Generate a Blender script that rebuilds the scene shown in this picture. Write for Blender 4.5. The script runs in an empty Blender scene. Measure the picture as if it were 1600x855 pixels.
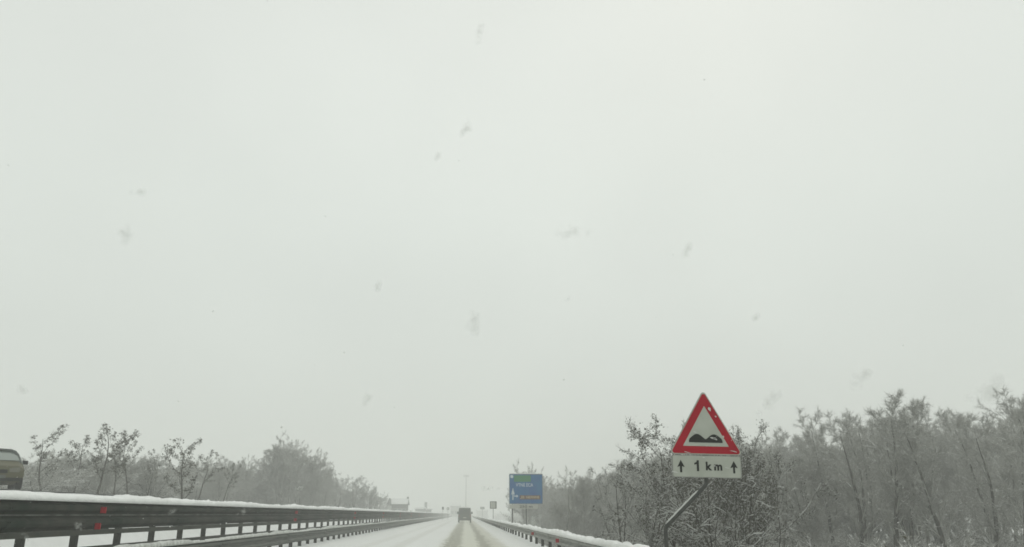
import bpy, math, random
import numpy as np
from mathutils import Vector, Matrix

random.seed(7)
S = bpy.context.scene
C = S.collection
R = math.radians

# ------------------------------------------------------------------ camera
F = 1250.0                      # focal length in pixels of the 1600 px wide photo
TH = math.atan(376.0 / F)       # pitch up
PS = math.atan(73.0 / F * math.cos(TH))   # yaw to the right
EYE = Vector((0, 0, 1.35))
cam_d = bpy.data.cameras.new('camera')
cam = bpy.data.objects.new('camera', cam_d)
C.objects.link(cam)
cam.location = EYE
cam.rotation_euler = (math.pi / 2 + TH, 0, -PS)
cam_d.sensor_width = 36
cam_d.lens = 36 * F / 1600
cam_d.clip_start = 0.05
cam_d.clip_end = 6000
cam_d.dof.use_dof = True        # a phone lens, about 2 mm across
cam_d.dof.focus_distance = 40
cam_d.dof.aperture_fstop = 12
S.camera = cam

# ------------------------------------------------------------------ world, sun, exposure
SUN_EL, SUN_AZ = R(38), R(20)
world = bpy.data.worlds.new('World')
S.world = world
world.use_nodes = True
nt = world.node_tree
nt.nodes.clear()
N = nt.nodes.new
out = N('ShaderNodeOutputWorld')
bg = N('ShaderNodeBackground')
bg.inputs['Strength'].default_value = 0.1
sky = N('ShaderNodeTexSky')
sky.sky_type = 'NISHITA'
sky.sun_disc = False
sky.sun_elevation = SUN_EL
sky.sun_rotation = SUN_AZ
tc = N('ShaderNodeTexCoord')
sep = N('ShaderNodeSeparateXYZ')
nt.links.new(tc.outputs['Generated'], sep.inputs[0])
mr = N('ShaderNodeMapRange')
mr.inputs['From Min'].default_value = -0.02
mr.inputs['From Max'].default_value = 1.0
nt.links.new(sep.outputs['Z'], mr.inputs['Value'])
ramp = N('ShaderNodeValToRGB')           # cloud layer: a little brighter towards the zenith
els = ramp.color_ramp.elements
SKY = [(0.0, (6.38, 6.76, 6.24)), (0.15, (6.82, 7.22, 6.68)), (0.36, (7.24, 7.66, 7.12)), (0.62, (7.6, 7.9, 7.4)), (1.0, (8.2, 8.5, 8.0))]
els[0].position, els[1].position = 0.0, 1.0
for p, c in SKY[1:-1]:
    els.new(p)
for e, (p, c) in zip(sorted(els, key=lambda q: q.position), SKY):
    e.position = p
    e.color = (c[0] / 10, c[1] / 10, c[2] / 10, 1)
nt.links.new(mr.outputs[0], ramp.inputs[0])
noi = N('ShaderNodeTexNoise')
noi.inputs['Scale'].default_value = 1.6
noi.inputs['Detail'].default_value = 3
nt.links.new(tc.outputs['Generated'], noi.inputs['Vector'])
nm = N('ShaderNodeMapRange')
nm.inputs['To Min'].default_value = 9.5
nm.inputs['To Max'].default_value = 10.9
nm.inputs['From Min'].default_value = 0.3
nm.inputs['From Max'].default_value = 0.7
nt.links.new(noi.outputs[0], nm.inputs['Value'])
sc = N('ShaderNodeVectorMath')
sc.operation = 'SCALE'
nt.links.new(ramp.outputs[0], sc.inputs[0])
nt.links.new(nm.outputs[0], sc.inputs['Scale'])
mx = N('ShaderNodeMix')
mx.data_type = 'RGBA'
mx.inputs['Factor'].default_value = 0.96     # thick cloud over the clear-sky model
nt.links.new(sky.outputs[0], mx.inputs['A'])
nt.links.new(sc.outputs[0], mx.inputs['B'])
nt.links.new(mx.outputs['Result'], bg.inputs[0])
nt.links.new(bg.outputs[0], out.inputs[0])

sun_d = bpy.data.lights.new('sun', 'SUN')
sun_d.energy = 0.5
sun_d.angle = R(40)
sun_d.color = (1.0, 0.97, 0.93)
sun = bpy.data.objects.new('sun', sun_d)
C.objects.link(sun)
sd = Vector((math.sin(SUN_AZ) * math.cos(SUN_EL), math.cos(SUN_AZ) * math.cos(SUN_EL), math.sin(SUN_EL)))
sun.rotation_euler = sd.to_track_quat('Z', 'Y').to_euler()

S.view_settings.view_transform = 'Standard'
S.view_settings.look = 'None'
S.view_settings.exposure = 0.0
S.view_settings.gamma = 1.0
S.render.engine = 'CYCLES'
S.cycles.max_bounces = 5
S.cycles.diffuse_bounces = 3
S.cycles.glossy_bounces = 2
S.cycles.transmission_bounces = 4
S.cycles.volume_bounces = 2
S.cycles.transparent_max_bounces = 32
S.cycles.use_denoising = True
S.cycles.filter_width = 1.7

# ------------------------------------------------------------------ pixel -> world, for measuring places in the photo
_r = Vector((math.cos(PS), -math.sin(PS), 0))
_f = Vector((math.sin(PS) * math.cos(TH), math.cos(PS) * math.cos(TH), math.sin(TH)))
_u = _r.cross(_f)
def pt(px, py, Y):
    d = _f + _r * ((px - 800) / F) - _u * ((py - 427.5) / F)
    return EYE + d * (Y / d.y)

# ------------------------------------------------------------------ materials
MATS = {}
def mat(name, col, rough=0.8, metal=0.0, col2=None, scale=5.0, detail=4, bump=0.0, bscale=None, spec=0.3, sss=0.0, emis=None, coord='Object'):
    m = bpy.data.materials.new(name)
    m.use_nodes = True
    t = m.node_tree
    b = t.nodes['Principled BSDF']
    b.inputs['Base Color'].default_value = (*col, 1)
    b.inputs['Roughness'].default_value = rough
    b.inputs['Metallic'].default_value = metal
    b.inputs['Specular IOR Level'].default_value = spec
    co = t.nodes.new('ShaderNodeTexCoord')
    if col2:
        n = t.nodes.new('ShaderNodeTexNoise')
        n.inputs['Scale'].default_value = scale
        n.inputs['Detail'].default_value = detail
        t.links.new(co.outputs[coord], n.inputs['Vector'])
        r = t.nodes.new('ShaderNodeValToRGB')
        r.color_ramp.elements[0].position = 0.35
        r.color_ramp.elements[1].position = 0.65
        r.color_ramp.elements[0].color = (*col, 1)
        r.color_ramp.elements[1].color = (*col2, 1)
        t.links.new(n.outputs[0], r.inputs[0])
        t.links.new(r.outputs[0], b.inputs['Base Color'])
    if bump:
        n2 = t.nodes.new('ShaderNodeTexNoise')
        n2.inputs['Scale'].default_value = bscale or scale
        n2.inputs['Detail'].default_value = 6
        t.links.new(co.outputs[coord], n2.inputs['Vector'])
        bp = t.nodes.new('ShaderNodeBump')
        bp.inputs['Strength'].default_value = bump
        bp.inputs['Distance'].default_value = 0.05
        t.links.new(n2.outputs[0], bp.inputs['Height'])
        t.links.new(bp.outputs[0], b.inputs['Normal'])
    if emis:
        b.inputs['Emission Color'].default_value = (*emis, 1)
        b.inputs['Emission Strength'].default_value = 1
    MATS[name] = m
    return m

M_snow = mat('snow', (0.76, 0.77, 0.76), 0.9, col2=(0.70, 0.71, 0.70), scale=1.5, bump=0.5, bscale=9)
M_snowtop = mat('snow_cap', (0.88, 0.89, 0.88), 0.9, col2=(0.83, 0.84, 0.83), scale=6, bump=0.5, bscale=18)
M_snowold = mat('thin_snow', (0.62, 0.64, 0.61), 0.9, col2=(0.42, 0.43, 0.41), scale=8, bump=0.3, bscale=18)
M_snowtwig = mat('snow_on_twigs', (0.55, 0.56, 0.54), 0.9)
M_rime = mat('thin_rime', (0.74, 0.745, 0.73), 0.9)
M_mast = mat('pale_mast_paint', (0.30, 0.31, 0.29), 0.7)
M_flake = mat('snow_flake', (0.8, 0.81, 0.8), 0.9)
M_wet = mat('half_melted_flake', (0.72, 0.74, 0.72), 0.6)
_t = M_wet.node_tree
_m = _t.nodes.new('ShaderNodeMixShader'); _tr = _t.nodes.new('ShaderNodeBsdfTransparent')
_m.inputs[0].default_value = 0.042
_t.links.new(_tr.outputs[0], _m.inputs[1]); _t.links.new(_t.nodes['Principled BSDF'].outputs[0], _m.inputs[2])
_t.links.new(_m.outputs[0], _t.nodes['Material Output'].inputs['Surface'])
M_bark = mat('bark', (0.055, 0.053, 0.044), 0.95, col2=(0.10, 0.097, 0.084), scale=6, bump=0.6, bscale=14)
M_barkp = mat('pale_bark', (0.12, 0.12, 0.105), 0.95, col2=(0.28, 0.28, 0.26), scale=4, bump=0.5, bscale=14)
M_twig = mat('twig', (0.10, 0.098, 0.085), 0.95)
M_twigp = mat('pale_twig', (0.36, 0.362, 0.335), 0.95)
M_leaf = mat('withered_leaf', (0.050, 0.052, 0.038), 0.9, col2=(0.085, 0.08, 0.055), scale=3)
M_corten = mat('weathered_steel', (0.016, 0.026, 0.018), 0.8, 0.0, col2=(0.050, 0.050, 0.042), scale=1.3, detail=8, bump=0.3, bscale=6, spec=0.12)
M_strip = mat('lower_strip_steel', (0.05, 0.058, 0.048), 0.8, 0.0, col2=(0.07, 0.072, 0.06), scale=2.5, spec=0.12)
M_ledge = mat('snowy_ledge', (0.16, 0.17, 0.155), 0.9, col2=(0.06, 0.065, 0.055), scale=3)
M_steel_d = mat('dark_steel', (0.085, 0.095, 0.085), 0.6, 0.3, col2=(0.12, 0.125, 0.11), scale=2)
M_galv = mat('galvanised_steel', (0.24, 0.25, 0.235), 0.6, 0.25, col2=(0.33, 0.335, 0.315), scale=2.5)
M_post = mat('post_steel', (0.025, 0.03, 0.024), 0.7, 0.2, col2=(0.05, 0.05, 0.042), scale=5)
M_pole = mat('pole_steel', (0.035, 0.038, 0.034), 0.5, 0.1, col2=(0.065, 0.067, 0.06), scale=9)
M_refl = mat('red_reflector', (0.36, 0.012, 0.02), 0.5)
M_red = mat('sign_red', (0.37, 0.001, 0.016), 0.6, col2=(0.31, 0.001, 0.013), scale=3, spec=0.06)
M_white = mat('sign_white', (0.43, 0.45, 0.40), 0.6, col2=(0.37, 0.39, 0.34), scale=3, spec=0.1)
M_black = mat('sign_black', (0.012, 0.014, 0.012), 0.7, spec=0.1)
M_back = mat('sign_back', (0.22, 0.23, 0.21), 0.5, 0.4, col2=(0.28, 0.285, 0.265), scale=5)
M_blue = mat('sign_blue', (0.001, 0.090, 0.30), 0.5, col2=(0.002, 0.145, 0.32), scale=1.2, spec=0.1)
M_green = mat('sign_green', (0.02, 0.20, 0.08), 0.45)
M_brown = mat('sign_brown', (0.11, 0.05, 0.028), 0.5)
M_yel = mat('sign_yellow', (0.50, 0.40, 0.22), 0.5)
M_lblue = mat('sign_pale_print', (0.55, 0.62, 0.66), 0.5)
M_plate = mat('sign_plate_grey', (0.46, 0.47, 0.42), 0.6)
M_paintd = mat('dark_paint', (0.030, 0.042, 0.036), 0.5, col2=(0.045, 0.055, 0.048), scale=2)
M_olive = mat('olive_paint', (0.075, 0.072, 0.034), 0.7, col2=(0.09, 0.084, 0.042), scale=2)
M_glass = mat('vehicle_glass', (0.018, 0.026, 0.024), 0.3, spec=0.4)
M_wind = mat('windscreen_glass', (0.22, 0.25, 0.23), 0.12, spec=0.8)
M_tyre = mat('tyre_rubber', (0.02, 0.02, 0.02), 0.9)
M_rim = mat('wheel_rim', (0.3, 0.3, 0.3), 0.4, 0.6)
M_lamp = mat('headlamp_glass', (0.14, 0.14, 0.11), 0.3)
M_tail = mat('tail_lamp', (0.18, 0.02, 0.02), 0.3)
M_wall = mat('rendered_wall', (0.03, 0.035, 0.03), 0.9, col2=(0.035, 0.035, 0.03), scale=0.7)
M_wallp = mat('pale_wall', (0.42, 0.42, 0.39), 0.9, col2=(0.34, 0.34, 0.32), scale=0.5)
M_roof = mat('roof_tile', (0.04, 0.035, 0.03), 0.9)
M_shut = mat('window_dark', (0.03, 0.035, 0.035), 0.4)

# ------------------------------------------------------------------ mesh helpers
def link(name, me, m, parent=None, loc=None):
    o = bpy.data.objects.new(name, me)
    C.objects.link(o)
    if me is not None and m is not None:
        for q in (m if isinstance(m, (list, tuple)) else [m]):
            if me.materials.find(q.name) < 0:
                me.materials.append(q)
    if parent is not None:
        o.parent = parent
    if loc is not None:
        o.location = loc
    return o

def meta(o, label=None, cat=None, group=None, kind=None):
    if label: o['label'] = label
    if cat: o['category'] = cat
    if group: o['group'] = group
    if kind: o['kind'] = kind
    return o

def thing(name, label, cat, loc=(0, 0, 0), rz=0, group=None):
    o = bpy.data.objects.new(name, None)
    o.empty_display_size = 0.2
    C.objects.link(o)
    o.location = loc
    o.rotation_euler = (0, 0, rz)
    return meta(o, label, cat, group)

class MB:
    def __init__(s):
        s.v, s.f, s.m = [], [], []
    def add(s, vs, fs, mi=0):
        b = len(s.v)
        s.v += [tuple(q) for q in vs]
        s.f += [tuple(b + i for i in f) for f in fs]
        s.m += [mi] * len(fs)
        return s
    def box(s, x0, x1, y0, y1, z0, z1, mi=0):
        v = [(x, y, z) for z in (z0, z1) for y in (y0, y1) for x in (x0, x1)]
        return s.add(v, [(0, 2, 3, 1), (4, 5, 7, 6), (0, 1, 5, 4), (2, 6, 7, 3), (0, 4, 6, 2), (1, 3, 7, 5)], mi)
    def tube(s, pts, rad, n=10, mi=0, cap=True):
        pts = [Vector(p) for p in pts]
        rs = rad if isinstance(rad, (list, tuple)) else [rad] * len(pts)
        vs = []
        for i, p in enumerate(pts):
            t = (pts[min(i + 1, len(pts) - 1)] - pts[max(i - 1, 0)]).normalized()
            a = t.cross(Vector((0.31, 0.95, 0.05))).normalized()
            if a.length < 0.1: a = Vector((1, 0, 0))
            b = t.cross(a)
            for k in range(n):
                w = 2 * math.pi * k / n
                vs.append(p + (a * math.cos(w) + b * math.sin(w)) * rs[i])
        fs = [(i * n + k, i * n + (k + 1) % n, (i + 1) * n + (k + 1) % n, (i + 1) * n + k) for i in range(len(pts) - 1) for k in range(n)]
        if cap:
            fs += [tuple(range(n)), tuple(range((len(pts) - 1) * n, len(pts) * n))]
        return s.add(vs, fs, mi)
    def plate(s, poly, y0, y1, mi=0):
        """polygon in x,z, thickness y0..y1"""
        n = len(poly)
        vs = [(x, y0, z) for x, z in poly] + [(x, y1, z) for x, z in poly]
        fs = [tuple(range(n)), tuple(range(2 * n - 1, n - 1, -1))] + [(i, (i + 1) % n, n + (i + 1) % n, n + i) for i in range(n)]
        return s.add(vs, fs, mi)
    def mesh(s, name, smooth=False):
        me = bpy.data.meshes.new(name)
        me.from_pydata(s.v, [], s.f)
        me.polygons.foreach_set('material_index', s.m)
        if smooth:
            me.polygons.foreach_set('use_smooth', [True] * len(me.polygons))
        me.update()
        return me
    def build(s, name, m, parent=None, loc=None, smooth=False):
        return link(name, s.mesh(name, smooth), m, parent, loc)

def tri_mesh(name, V, T, MI):
    me = bpy.data.meshes.new(name)
    nv, ntr = len(V), len(T)
    me.vertices.add(nv)
    me.vertices.foreach_set('co', np.ascontiguousarray(V, dtype=np.float32).ravel())
    me.loops.add(ntr * 3)
    me.loops.foreach_set('vertex_index', np.ascontiguousarray(T, dtype=np.int32).ravel())
    me.polygons.add(ntr)
    me.polygons.foreach_set('loop_start', np.arange(0, ntr * 3, 3, dtype=np.int32))
    me.polygons.foreach_set('material_index', np.ascontiguousarray(MI, dtype=np.int32))
    me.update(calc_edges=True)
    return me

def copy_tree(o, parent=None):
    c = o.copy()
    C.objects.link(c)
    if parent is not None:
        c.parent = parent
    for ch in o.children:
        copy_tree(ch, c)
    return c

def vnoise(x, y, seed=0):
    """smooth value noise, vectorised"""
    x = np.asarray(x, dtype=float); y = np.asarray(y, dtype=float)
    xi, yi = np.floor(x), np.floor(y)
    xf, yf = x - xi, y - yi
    def h(a, b):
        return np.modf(np.abs(np.sin(a * 127.1 + b * 311.7 + seed * 74.7) * 43758.5453))[0]
    u, v = xf * xf * (3 - 2 * xf), yf * yf * (3 - 2 * yf)
    return (h(xi, yi) * (1 - u) + h(xi + 1, yi) * u) * (1 - v) + (h(xi, yi + 1) * (1 - u) + h(xi + 1, yi + 1) * u) * v

def smooth(a, b, x):
    t = np.clip((np.asarray(x, dtype=float) - a) / (b - a), 0, 1)
    return t * t * (3 - 2 * t)

# ------------------------------------------------------------------ terrain
def terrain(x, y):
    x = np.asarray(x, dtype=float); y = np.asarray(y, dtype=float)
    z = np.zeros(np.broadcast(x, y).shape) - 0.06
    z = z - 2.5 * smooth(3.35, 7.5, x)                                     # right bank
    z = z + 0.16 * smooth(2.5, 2.9, x) * (1 - smooth(3.3, 3.7, x))         # snow ridge under the right rail
    z = z + 0.25 * smooth(-5.7, -6.3, x) * (1 - smooth(-7.2, -8.4, x))     # snow on the median
    bank = smooth(-13.2, -15.6, x) * (1 - smooth(-24, -32, x)) * (1 - smooth(60, 140, y))
    z = z + 2.2 * bank                                                     # raised slip road on the left
    z = z - 1.2 * smooth(-20, -30, x) * smooth(60, 140, y)
    off = smooth(4.6, 9, x) + smooth(-15, -22, x)
    z = z + off * 0.45 * (vnoise(x * 0.22, y * 0.22, 1) - 0.5) + off * 0.15 * (vnoise(x * 0.9, y * 0.9, 2) - 0.5)
    z = z + 0.05 * (vnoise(x * 1.7, y * 0.9, 3) - 0.5) * (1 - smooth(-6.2, -5.8, x) * (1 - smooth(2.4, 2.8, x)))
    return z
def zt(x, y):
    return float(terrain(x, y))

def sheet(name, xs, ys, zf, m):
    X, Y = np.meshgrid(xs, ys)
    Z = zf(X, Y)
    V = np.stack([X, Y, Z], -1).reshape(-1, 3)
    nx, ny = len(xs), len(ys)
    i = np.arange(nx * ny).reshape(ny, nx)
    a, b, c, d = i[:-1, :-1].ravel(), i[:-1, 1:].ravel(), i[1:, 1:].ravel(), i[1:, :-1].ravel()
    T = np.concatenate([np.stack([a, b, c], -1), np.stack([a, c, d], -1)])
    me = tri_mesh(name, V, T, np.zeros(len(T)))
    me.polygons.foreach_set('use_smooth', [True] * len(T))
    o = link(name, me, m)
    return meta(o, kind='structure')

ysg = np.concatenate([np.arange(-90, -6, 6), np.arange(-6, 60, 0.6), np.arange(60, 150, 1.5), np.arange(150, 400, 8), np.geomspace(400, 1700, 22)])
xsg = np.concatenate([-np.geomspace(900, 36, 22), np.arange(-35, -9, 0.8), np.arange(-9, 11, 0.2), np.arange(11, 40, 1.0), np.geomspace(40, 900, 22)])
sheet('ground', xsg, ysg, terrain, M_snow)

# the carriageway: packed snow with two slush ruts
RUT_L, RUT_R = -0.58, 0.90
def road_z(x, y):
    wob = 0.10 * (vnoise(y * 0.05, 0 * x, 5) - 0.5) + 0.06 * (vnoise(y * 0.31, 0 * x, 6) - 0.5)
    z = 0.03 + 0 * x
    for c, w in ((RUT_L, 0.36), (RUT_R, 0.26)):
        z = z - 0.035 * np.exp(-((x - c - wob) / w) ** 2)
        z = z + 0.018 * np.exp(-((x - c - wob - 0.42) / 0.10) ** 2) + 0.012 * np.exp(-((x - c - wob + 0.48) / 0.10) ** 2)
    for c in (-4.3, -2.85):
        z = z - 0.012 * np.exp(-((x - c - wob) / 0.3) ** 2)
    z = z + 0.016 * (vnoise(x * 5, y * 2.2, 8) - 0.5) + 0.02 * (vnoise(x * 1.3, y * 0.4, 9) - 0.5)
    z = z + 0.10 * smooth(2.2, 2.75, x) + 0.12 * smooth(-5.3, -5.95, x)
    return z
def road_material():
    m = bpy.data.materials.new('road_snow')
    m.use_nodes = True
    t = m.node_tree
    b = t.nodes['Principled BSDF']
    b.inputs['Roughness'].default_value = 0.8
    L = t.links.new
    geo = t.nodes.new('ShaderNodeNewGeometry')
    sp = t.nodes.new('ShaderNodeSeparateXYZ')
    L(geo.outputs['Position'], sp.inputs[0])
    def math_(op, a, bb=None, clamp=False):
        n = t.nodes.new('ShaderNodeMath'); n.operation = op; n.use_clamp = clamp
        for i, q in enumerate((a, bb)):
            if q is None: continue
            if isinstance(q, (int, float)): n.inputs[i].default_value = q
            else: L(q, n.inputs[i])
        return n.outputs[0]
    def noise(sx, sy, det=4):
        mp = t.nodes.new('ShaderNodeMapping'); mp.inputs['Scale'].default_value = (sx, sy, 1)
        L(geo.outputs['Position'], mp.inputs['Vector'])
        n = t.nodes.new('ShaderNodeTexNoise'); n.inputs['Scale'].default_value = 1; n.inputs['Detail'].default_value = det
        L(mp.outputs[0], n.inputs['Vector'])
        return n.outputs[0]
    n1, n2, n3 = noise(2.2, 0.25), noise(6, 1.1, 6), noise(0.8, 0.06)
    xw = math_('ADD', sp.outputs['X'], math_('ADD', math_('MULTIPLY', math_('SUBTRACT', n1, 0.5), 0.55), math_('MULTIPLY', math_('SUBTRACT', n2, 0.5), 0.55)))
    def band(c, w, soft):
        d = math_('ABSOLUTE', math_('SUBTRACT', xw, c))
        mr = t.nodes.new('ShaderNodeMapRange'); mr.interpolation_type = 'SMOOTHSTEP'
        mr.inputs['From Min'].default_value = w + soft; mr.inputs['From Max'].default_value = w
        L(d, mr.inputs['Value'])
        return mr.outputs[0]
    def mixc(f, A, B):
        n = t.nodes.new('ShaderNodeMix'); n.data_type = 'RGBA'
        L(f, n.inputs['Factor'])
        for key, q in (('A', A), ('B', B)):
            if isinstance(q, tuple): n.inputs[key].default_value = (*q, 1)
            else: L(q, n.inputs[key])
        return n.outputs['Result']
    col = mixc(n3, (0.74, 0.75, 0.735), (0.66, 0.67, 0.65))
    lane = math_('MULTIPLY', band(0.35, 1.0, 0.75), 0.75)
    col = mixc(lane, col, (0.52, 0.52, 0.425))
    for c, w, so, k in ((RUT_L, 0.20, 0.38, 0.9), (RUT_R, 0.13, 0.28, 1.0), (1.42, 0.12, 0.4, 0.5), (-2.85, 0.1, 0.4, 0.3), (-4.3, 0.1, 0.4, 0.22)):
        mod = math_('MULTIPLY', band(c, w, so), math_('MULTIPLY', math_('ADD', math_('MULTIPLY', n2, 0.9), 0.45), k, True), True)
        col = mixc(mod, col, (0.27, 0.268, 0.215) if k > 0.6 else (0.44, 0.43, 0.37))
    L(col, b.inputs['Base Color'])
    bp = t.nodes.new('ShaderNodeBump'); bp.inputs['Strength'].default_value = 0.6; bp.inputs['Distance'].default_value = 0.03
    L(n2, bp.inputs['Height']); L(bp.outputs[0], b.inputs['Normal'])
    return m
M_road = road_material()
ysr = np.concatenate([np.arange(-30, 0, 2.0), np.arange(0, 150, 0.4), np.arange(150, 420, 3), np.geomspace(420, 1500, 30)])
xsr = np.concatenate([np.arange(-6.0, -1.6, 0.2), np.arange(-1.6, 2.0, 0.08), np.arange(2.0, 2.81, 0.2)])
sheet('road', xsr, ysr, road_z, M_road)
sheet('opposite_road', np.linspace(-13.0, -8.5, 24), ysr[::3], lambda x, y: 0.02 + 0.03 * (vnoise(x * 2, y * 0.3, 12) - 0.5) + 0.03 * (vnoise(x * 5, y * 2, 13) - 0.5), M_snow)
sheet('slip_road', np.linspace(-21.5, -16.2, 24), np.arange(-60, 60, 1.2), lambda x, y: 2.2 + 0.0 * x + 0.03 * (vnoise(x * 2, y * 0.3, 14) - 0.5), M_snow)

# ------------------------------------------------------------------ guard rails
def beam_mesh(name, z0, z1, waves, depth, side, length):
    """corrugated rail; waves bulge towards `side` (+1 = +x)"""
    prof = []
    n = waves * 6
    for i in range(n + 1):
        t = i / n
        w = 0.5 - 0.5 * math.cos(2 * math.pi * t * waves)
        w = min(1, max(0, (w - 0.5) * 1.7 + 0.5))
        prof.append((side * depth * (w - 1), z0 + (z1 - z0) * t))
    loop = prof + [(x - side * 0.006, z) for x, z in reversed(prof)]
    k = len(loop)
    vs = [(x, y, z) for y in (0, length) for x, z in loop]
    fs = [(i, (i + 1) % k, k + (i + 1) % k, k + i) for i in range(k)]
    h = len(prof)
    for base in (0, k):
        fs += [(base + i, base + i + 1, base + k - 2 - i, base + k - 1 - i) for i in range(h - 1)]
    mb = MB().add(vs, fs)
    for y in (0.03, 0.09):                     # splice bolts
        for q in range(waves * 2 + 1):
            z = z0 + (z1 - z0) * (q + 0.5) / (waves * 2 + 1)
            i = min(range(len(prof)), key=lambda j: abs(prof[j][1] - z))
            x = prof[i][0]
            mb.box(min(x, x + side * .014), max(x, x + side * .014), y - .014, y + .014, z - .014, z + .014)
    mb.box(min(0, side * .004), max(0, side * .004), 0, 0.10, z0 + 0.02, z0 + 0.05)
    me = mb.mesh(name)
    return me

def snow_cap(name, x0, x1, z, h, y0, y1, m, parent, seed, rough=0.3, droop=0.03, gaps=0.0):
    ys = np.concatenate([np.arange(y0, 70, 0.16), np.arange(70, 160, 0.8), np.arange(160, y1, 4)])
    cs = 9
    xm, hw = (x0 + x1) / 2, abs(x1 - x0) / 2
    rows = []
    for j in range(cs):
        a = math.pi * j / (cs - 1)
        jit = rough * (vnoise(ys * 1.1, np.full_like(ys, j * 0.7), seed) - 0.5) + rough * 0.9 * (vnoise(ys * 3.7, np.full_like(ys, j * 1.3), seed + 1) - 0.5)
        big = 1 + 0.55 * rough * 2 * (vnoise(ys * 0.35, ys * 0 + 3, seed + 2) - 0.5)
        hh = h * big * (1 + jit)
        if gaps:
            hh = hh * (0.35 + 0.65 * smooth(gaps - 0.12, gaps + 0.05, vnoise(ys * 0.8, ys * 0 + 9, seed + 5)))
        w = hw * (1 + 0.25 * jit)
        zz = z + hh * math.sin(a) ** 0.5 - (droop if j in (0, cs - 1) else 0)
        rows.append(np.stack([xm + w * math.cos(a), ys, zz + 0 * ys], -1))
    V = np.stack(rows, 1).reshape(-1, 3)
    n = len(ys)
    i = np.arange(n * cs).reshape(n, cs)
    a, b, c, d = i[:-1, :-1].ravel(), i[:-1, 1:].ravel(), i[1:, 1:].ravel(), i[1:, :-1].ravel()
    T = [np.stack([a, c, b], -1), np.stack([a, d, c], -1)]
    T.append(np.stack([i[:-1, 0], i[:-1, -1], i[1:, -1]], -1)); T.append(np.stack([i[:-1, 0], i[1:, -1], i[1:, 0]], -1))
    T = np.concatenate(T)
    me = tri_mesh(name, V, T, np.zeros(len(T)))
    me.polygons.foreach_set('use_smooth', [True] * len(T))
    return link(name, me, m, parent)

def post_mesh(name, w, d, z0, z1):
    mb = MB()
    t = 0.006                                 # C-section post
    mb.box(-d / 2, d / 2, -w / 2, -w / 2 + t, z0, z1)
    mb.box(-d / 2, d / 2, w / 2 - t, w / 2, z0, z1)
    mb.box(-d / 2 - t, -d / 2 - 0.0005, -w / 2, w / 2, z0, z1)
    mb.box(d / 2 + 0.0005, d / 2 + t, -w / 2, w / 2, z0, z1)
    return mb.mesh(name)

def guard_rail(label, X, side, z0, z1, waves, depth, m, y0, y1, spacing, pw, group=None, y_post0=0.0, zbase=-0.3, spacer=True, pm=None):
    t = thing('guard_rail', label, 'guard rail', (X, 0, 0))
    L = 4.0
    me = beam_mesh('beam', z0, z1, waves, depth, side, L + 0.12)
    me.materials.append(m)
    n = int((y1 - y0) / L)
    for i in range(n):
        o = link('beam', me, None, t, ((i % 2) * 0.007 * side + random.uniform(-.004, .004), y0 + i * L, random.uniform(-.006, .006)))
    pme = post_mesh('post', pw, 0.10, zbase, z1 - 0.03)
    pme.materials.append(pm or M_post)
    k = 0
    y = y_post0
    off = -side * (depth + 0.075)
    sp = None
    if spacer:
        sb = MB().box(-0.02, 0.02, -pw / 2 + 0.002, pw / 2 - 0.002, z0 + 0.06, z1 - 0.06)
        sp = sb.mesh('spacer'); sp.materials.append(pm or M_post)
    while y < y1 and k < 290:
        o = link('post', pme, None, t, (off + random.uniform(-.006, .006), y, random.uniform(-.01, .0)))
        o.rotation_euler = (random.uniform(-.008, .008), random.uniform(-.01, .01), random.uniform(-.05, .05))
        y += spacing; k += 1
    return t

# far side of the median: tall dark three-wave barrier
XB = -7.4
big = guard_rail('tall dark three-wave steel barrier along the far side of the median, thick snow on top', XB, 1, 1.06, 1.605, 2, 0.095, M_corten, -6, 402, 2.0, 0.12, y_post0=-5.2)
snow_cap('snow_cap', 0.045, -0.27, 1.590, 0.142, -6, 402, M_snowtop, big, 21, 0.42, 0.012)
st_ = MB().box(-0.02, 0.0, 0, 3.99, 0.957, 1.057).mesh('lower_strip'); st_.materials.append(M_strip)
for i in range(102):
    link('lower_strip', st_, None, big, (-0.012, -6 + i * 4.0, 0))
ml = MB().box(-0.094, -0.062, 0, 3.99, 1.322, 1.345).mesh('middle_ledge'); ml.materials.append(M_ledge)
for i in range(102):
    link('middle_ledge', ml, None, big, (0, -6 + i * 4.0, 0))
mb = MB()
mb.box(-0.035, 0.0, 0, 4.0, 0.655, 0.735)
lr = mb.mesh('lower_rail'); lr.materials.append(M_post)
for i in range(102):
    link('lower_rail', lr, None, big, (-0.09, -6 + i * 4.004, 0))
rm = MB().box(-0.005, 0.105, -0.012, 0.012, -0.062, 0.058).mesh('reflector'); rm.materials.append(M_refl)
yr = 13.6
def y_at(px, X):       # forward distance at which the line x = X crosses the photo column px
    lo, hi = 2.0, 800.0
    for _ in range(50):
        mid = (lo + hi) / 2
        v = Vector((X, mid, 1.2)) - EYE
        q = 800 + F * v.dot(_r) / v.dot(_f)
        if (q < px) == (X < 0): lo = mid
        else: hi = mid
    return lo
ya, yb = y_at(152, XB), y_at(460, XB)
for k in range(8):
    y = ya + k * (yb - ya)
    for zz, dy in ((1.43, 0.05), (1.12, -0.05)):
        link('reflector', rm, None, big, (0.005, y + dy * (1.6), zz))

# near side of the median
XN = -6.2
near = guard_rail('low grey steel guard rail nearest the left lane, thin grey snow on top', XN, 1, 0.36, 0.735, 2, 0.08, M_steel_d, -6, 402, 1.67, 0.11, y_post0=-5.5)
snow_cap('snow_cap', 0.025, -0.20, 0.720, 0.075, -6, 402, M_snowold, near, 31, 0.5, 0.01, gaps=0.3)

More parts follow.
